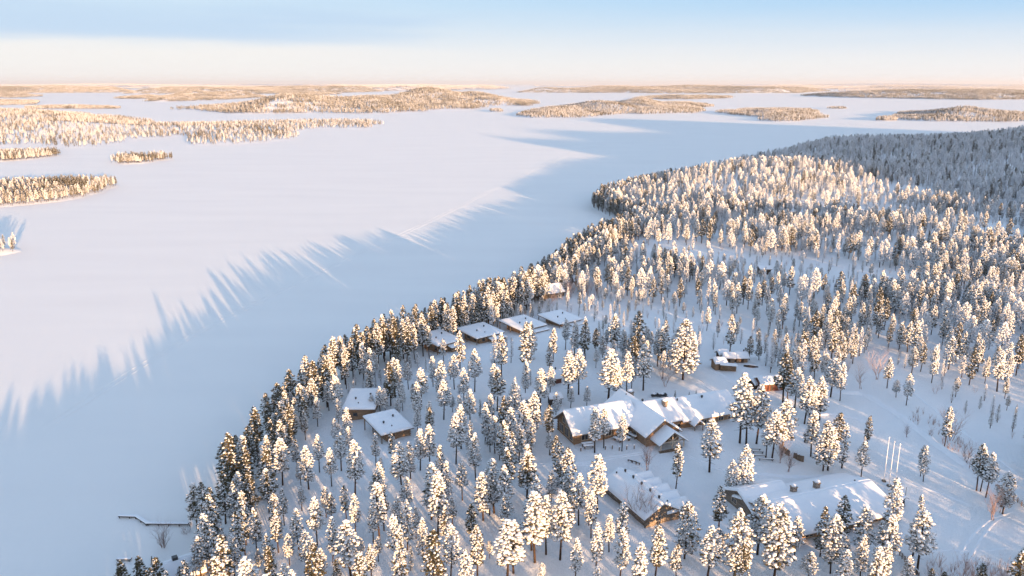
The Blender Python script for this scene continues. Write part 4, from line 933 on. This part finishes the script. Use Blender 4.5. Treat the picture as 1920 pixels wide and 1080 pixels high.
# young spruces and bare birches
for i, (px, py, ty, lab) in enumerate(((1265, 750, 730, 'small dark spruce behind the lodge, left one of three'), (1292, 745, 733, 'small dark spruce behind the lodge, middle and smallest of three'), (1305, 744, 730, 'small dark spruce behind the lodge, right one of three'), (287, 1068, 1047, 'tiny dark spruce on the shore beside the buried sauna'))):
    x, y, z = GT(px, py); h = (py-ty)/7.0; r = empty('young_spruce', (x, y, z), i, lab, 'spruce'); r.scale = (h/12*1.2, h/12*1.2, h/12)
    a, b_, c_ = SPR[i % 3]
    for n_, m_, p_ in (('trunk', a, r), ('crown', b_, r)):
        o = bpy.data.objects.new(n_, m_); C.objects.link(o); o.parent = p_
    s_ = bpy.data.objects.new('snow_load', c_); C.objects.link(s_); s_.parent = o
BIR = [(1213, 882, 835, 0, 'bare many-stemmed birch between the porch and the stepped building'), (1197, 975, 918, 0, 'bare birch in front of the stepped building, left one'), (1222, 985, 922, 0, 'bare birch in front of the stepped building, right one'),
       (308, 1040, 985, 0, 'leaning bare birch pair on the shore below the kinked jetty'), (348, 1012, 985, 0, 'low bare bush at the landward end of the kinked jetty'), (1516, 1000, 972, 0, 'small bare birch before the long building roof'),
       (1478, 885, 850, 0, 'thin bare bush below the palisade'), (1783, 826, 775, 1, 'pinkish frosted birch clump beyond the open yard'), (1876, 962, 900, 1, 'rusty birch bending over at the right edge'), (1860, 975, 925, 0, 'snow bowed bare birch left of the rusty birch'),
       (1645, 712, 665, 1, 'pinkish frosted birch left of the strip beyond the yard'), (1614, 730, 690, 1, 'pinkish frosted birch right of the tall pine group'), (1040, 545, 518, 1, 'pinkish birch behind the shore house'), (1068, 556, 530, 1, 'pinkish birch right of the shore house'), (1012, 548, 520, 1, 'pinkish birch left of the shore house'),
       (1462, 868, 825, 1, 'frosted birch bush behind the palisade'), (1248, 725, 690, 1, 'frosted slender birch behind the lodge'), (1812, 868, 828, 0, 'bare birch clump at the edge of the yard beside dark conifers'), (1700, 820, 800, 0, 'tiny bare bush on the ploughed bank'), (1775, 800, 770, 0, 'low bare bush above the ploughed bank')]
BT = [bare_tree(40+i, 7.0, 3) for i in range(3)]; BM = [b_.mesh('stems', m_birch) for b_ in BT]; BF = [b_.mesh('stems', m_birchfrost) for b_ in BT]
for i, (px, py, ty, fr, lab) in enumerate(BIR):
    x, y, z = GT(px, py); a = PXY(x, y, z)[2]; h = (py-ty)*a/F/.9; o = bpy.data.objects.new('bare_birch', (BF if fr else BM)[i % 3]); C.objects.link(o)
    o.location = (x, y, z); o.rotation_euler = (0, 0, i*1.3); o.scale = (h/7.5*1.15, h/7.5*1.15, h/7.5); tag(o, lab, 'birch')
# thickets of thin twigs
def thicket(poly, n, name, label, frosty, h=(1.5, 3.5), seed=0):
    Pw = [GT(*p)[:2] for p in poly]; R_ = random.Random(seed); xs_ = [p[0] for p in Pw]; ys_ = [p[1] for p in Pw]; mb = MB(); k = 0
    while k < n:
        x, y = R_.uniform(min(xs_), max(xs_)), R_.uniform(min(ys_), max(ys_))
        if float(poly_sd(Pw, np.array([x]), np.array([y]))[0]) < 0: continue
        z = hz(x, y); k += 1
        for _ in range(5):
            H_ = R_.uniform(*h); p = Vector((x, y, z-.1)); d = Vector((R_.gauss(0, .22), R_.gauss(0, .22), 1)); q = p+d*H_*.55; e = q+(d+Vector((R_.gauss(0, .3), R_.gauss(0, .3), 0)))*H_*.45
            mb.tube([p, q, e], [.03, .022, .008], 3, 0, False)
            for _ in range(5):
                f = R_.uniform(.3, 1); s0 = p.lerp(q, f) if f < .6 else q.lerp(e, (f-.3)*1.2 % 1); mb.tube([s0, s0+Vector((R_.gauss(0, .4), R_.gauss(0, .4), R_.uniform(.2, .8)))*H_*.22], [.016, .006], 3, 0, False)
    o = mb.build(name, m_birchfrost if frosty else m_birch); return tag(o, label, 'bushes', kind='stuff')
thicket([(1735, 1062), (1800, 1052), (1925, 1070), (1930, 1130), (1740, 1130)], 120, 'birch_thicket', 'row of bare reddish birch thicket along the lower right edge', True, (1.6, 3.2), 1)
thicket([(1700, 790), (1780, 850), (1850, 905), (1870, 890), (1790, 815), (1720, 770)], 70, 'roadside_brush', 'frosted brush on the strip beyond the open yard', True, (.8, 2.2), 2)
thicket([(960, 570), (1120, 560), (1130, 520), (1000, 520)], 220, 'shore_brush', 'pinkish birch brush around the shore house', True, (2, 5), 3)

# ------------------------------------------------------------------ islands and far shores (outlines measured on the ice)
ISL = [  # outline, height, density spacing, copse kind
 ([(-90,394),(0,389),(60,384),(120,378),(190,363),(229,348),(214,345),(120,347),(0,351),(-90,355)], 3, 0),
 ([(205,306),(228,309),(270,307),(330,298),(300,296),(215,300)], 1.2, 0),
 ([(-80,308),(0,304),(60,300),(119,291),(100,288),(0,292),(-80,293)], 2, 0),
 ([(-120,482),(-30,482),(12,479),(45,471),(40,466),(0,464),(-40,466),(-120,470)], 1.6, 0),
 ([(-160,282),(0,276),(60,271),(125,279),(180,277),(232,268),(240,262),(345,257),(348,268),(362,274),(430,271),(500,268),(562,258),(552,249),(600,241),(680,242),(722,235),(705,229),(620,228),(480,231),(380,235),(285,238),(290,231),(240,223),(150,214),(60,209),(-160,208)], 22, 1),
 ([(50,205),(217,205),(214,201),(100,200),(50,202)], 8, 1), ([(-60,200),(70,196),(72,190),(-60,189)], 10, 1),
 ([(300,208),(350,206),(402,212),(440,215),(560,213),(700,214),(800,210),(900,204),(903,199),(1005,200),(1012,193),(960,188),(850,184),(700,190),(560,192),(450,198),(380,203)], 34, 2),
 ([(965,218),(1000,222),(1080,222),(1180,214),(1205,215),(1300,213),(1342,200),(1300,193),(1200,194),(1090,196),(1000,207)], 26, 1),
 ([(1338,212),(1420,221),(1480,221),(1545,216),(1522,207),(1400,206)], 12, 1), ([(1418,226),(1450,229),(1500,229),(1558,222),(1520,218),(1440,221)], 6, 1),
 ([(1642,224),(1760,229),(1860,230),(1960,229),(2000,222),(1900,212),(1760,210),(1680,214)], 24, 1), ([(1640,226.5),(1660,227.5),(1682,226.5),(1680,224),(1645,224)], 2, 0),
 ([(918,210),(940,211),(942,208),(920,207)], 2, 1), ([(1548,204.5),(1590,205),(1588,203.5),(1550,203.3)], 2, 1),
 ([(1185,187),(1300,187),(1376,185),(1370,182),(1215,182)], 14, 2),
 ([(268,192),(330,191),(425,188),(500,183),(480,180),(330,180),(290,184)], 38, 2), ([(215,186),(300,186),(330,182),(235,182)], 16, 2),
 ([(-200,184),(30,184),(80,181),(20,178),(-200,178)], 24, 2), ([(560,180),(640,177),(600,175),(520,177)], 12, 2),
 ([(968,174),(1100,174.5),(1280,175.5),(1500,175),(1560,171),(1480,167.5),(1200,167),(1000,169)], 42, 2),
 ([(1498,180),(1600,184),(1700,185.5),(1760,187),(1860,188),(2100,186),(2100,176),(1800,177),(1600,177)], 30, 2),
 ([(-300,177),(0,176),(120,175),(260,173.5),(240,169),(0,168),(-300,168)], 50, 2), ([(230,176),(420,177),(600,175.5),(720,172),(640,168.5),(300,168)], 48, 2),
 ([(640,171),(760,170.5),(900,168.5),(960,167),(800,164.5),(600,165)], 50, 3), ([(700,168),(800,168),(890,166),(800,164)], 60, 3),
 ([(1550,172),(1700,172.5),(1920,173),(2200,172),(2200,166),(1700,166)], 60, 3), ([(1300,166.5),(1500,168),(1700,166),(1600,163),(1350,163)], 70, 3),
 ([(-400,167),(0,167),(300,166.5),(620,165),(560,162),(0,162),(-400,162)], 75, 3), ([(-500,162),(0,162),(500,162),(870,161.2),(860,159.8),(0,159.6),(-500,159.6)], 85, 3),
 ([(1000,162),(1400,162.6),(1920,162.6),(2300,162),(2300,159.6),(1400,159.6),(1000,160)], 90, 3),
]
BUMPS = [(21, 1830, 182, 34, 230, 350), (21, 1570, 182, 12, 200, 300), (20, 1370, 171, 46, 420, 900), (7, 830, 190, 22, 190, 420), (26, 1665, 169, 50, 380, 1200), (20, 1180, 171, 14, 400, 700)]
FP = []
for q, (poly, amp, lv) in enumerate(ISL):
    W_ = np.array([G(*p, 0) for p in poly]); R_ = np.random.RandomState(q+3)
    # uneven natural shore
    D = []
    for i in range(len(W_)):
        a, b_ = W_[i], W_[(i+1) % len(W_)]; L = np.linalg.norm(b_-a); nn = np.array([-(b_-a)[1], (b_-a)[0]])/(L+1e-9); D.append(a)
        for f in (.25, .5, .75): D.append(a+(b_-a)*f+nn*R_.normal(0, .035)*min(L, 600))
    D = np.array(D); lo, hi = D.min(0), D.max(0); ext = hi-lo
    nx = int(np.clip(ext[0]/(6 if lv == 0 else 18), 30, 130)); ny = int(np.clip(ext[1]/(6 if lv == 0 else 18), 30, 130))
    width = min(ext)
    ph = R_.uniform(0, 6.28, 6)
    ms = min(ext[1], ext[0])*.5
    S1, S2 = max(60, ext[0]*.09), max(60, ext[1]*.13)
    bumps = [(*G(px_, py_, 0), a_, s1_, s2_) for q_, px_, py_, a_, s1_, s2_ in BUMPS if q_ == q]
    def hf(x, y, bumps=bumps, D=D, amp=amp, ms=ms, ph=ph, S1=S1, S2=S2):
        s = poly_sd(D, x, y); sc_ = min(ms, 260.0 if amp < 60 else ms)
        k = .62+.38*np.sin(x/S1+ph[0])*np.cos(y/S2+ph[1])+.25*np.sin(x/S1*2.3+ph[2]+np.sin(y/S2*1.7+ph[3]))
        h = 1.0*sstep(s/5)+amp*sstep(s/sc_)*np.clip(k, .15, 1.3)
        for bx_, by_, a_, s1_, s2_ in bumps: h = h+a_*sstep(s/120)*gau(x, y, bx_, by_, s1_, s2_)
        return np.where(s > 0, h, -2.5*np.clip(-s/30+.1, .1, 1)-.0)
    xs_ = np.linspace(lo[0]-20, hi[0]+20, nx); ys_ = np.linspace(lo[1]-20, hi[1]+20, ny)
    o = bpy.data.objects.new('island_ground', grid_mesh('island_ground', xs_, ys_, hf, [m_ground if lv < 3 else m_forestfar])); C.objects.link(o)
    tag(o, 'snowy ground of a low wooded island out on the frozen lake' if lv < 3 else 'far wooded hills near the horizon', 'island', kind='structure')
    area = ext[0]*ext[1]
    if lv >= 3: n, idx, jit = 2500, (8, 9), 0
    if lv == 0: sp2, idx = 11, (0, 1, 2, 3)
    elif lv == 1: sp2, idx = 30, (0, 1, 2, 3)
    elif lv == 2: sp2, idx = 760, (4, 5, 6, 7)
    if lv < 3: n = int(area/sp2)
    n = min(n, 42000)
    X_ = R_.uniform(lo[0], hi[0], n); Y_ = R_.uniform(lo[1], hi[1], n); S_ = poly_sd(D, X_, Y_); ok = S_ > (2 if lv < 2 else 14 if lv == 2 else 40)
    X_, Y_ = X_[ok], Y_[ok]; Z_ = hf(X_, Y_)
    sz = R_.uniform(.42, .8, len(X_)) if lv < 2 else R_.uniform(.9, 1.2, len(X_)); 
    if lv == 3: sz = sz*2.0
    FP.append(np.stack([X_, Y_, Z_, np.where((np.sin(X_/S1*2.1+ph[4])*np.cos(Y_/S2*1.9+ph[5])+.5*np.sin(X_/S1*5+Y_/S2*4)+R_.normal(0, .35, len(X_)) > .75) & (lv < 3), idx[-1], R_.choice(idx, len(X_))), R_.uniform(0, 6.28, len(X_)), sz, sz*(R_.uniform(.9, 1.25, len(X_)) if lv < 2 else 1.15)], 1))
FP = np.concatenate(FP); print('far points', len(FP))
scatter('island_forest', FARC, FP, 'distant sunlit snowy forest covering the islands and far shores', 'forest')
# ------------------------------------------------------------------ air
mh = bpy.data.materials.new('haze'); mh.use_nodes = True; nt = mh.node_tree; nt.nodes.clear()
ho = N(nt, 'ShaderNodeOutputMaterial'); pv = N(nt, 'ShaderNodeVolumePrincipled'); nt.links.new(pv.outputs[0], ho.inputs['Volume'])
pv.inputs['Color'].default_value = (0.93, 0.95, 1.0, 1); pv.inputs['Density'].default_value = HAZE; pv.inputs['Anisotropy'].default_value = 0.2
t = MB(); t.box((0, 72000-2500, 160), (290000, 149000, 330)); o = t.build('haze', mh); tag(o, 'thin winter haze paling the far shores', 'haze', kind='stuff')
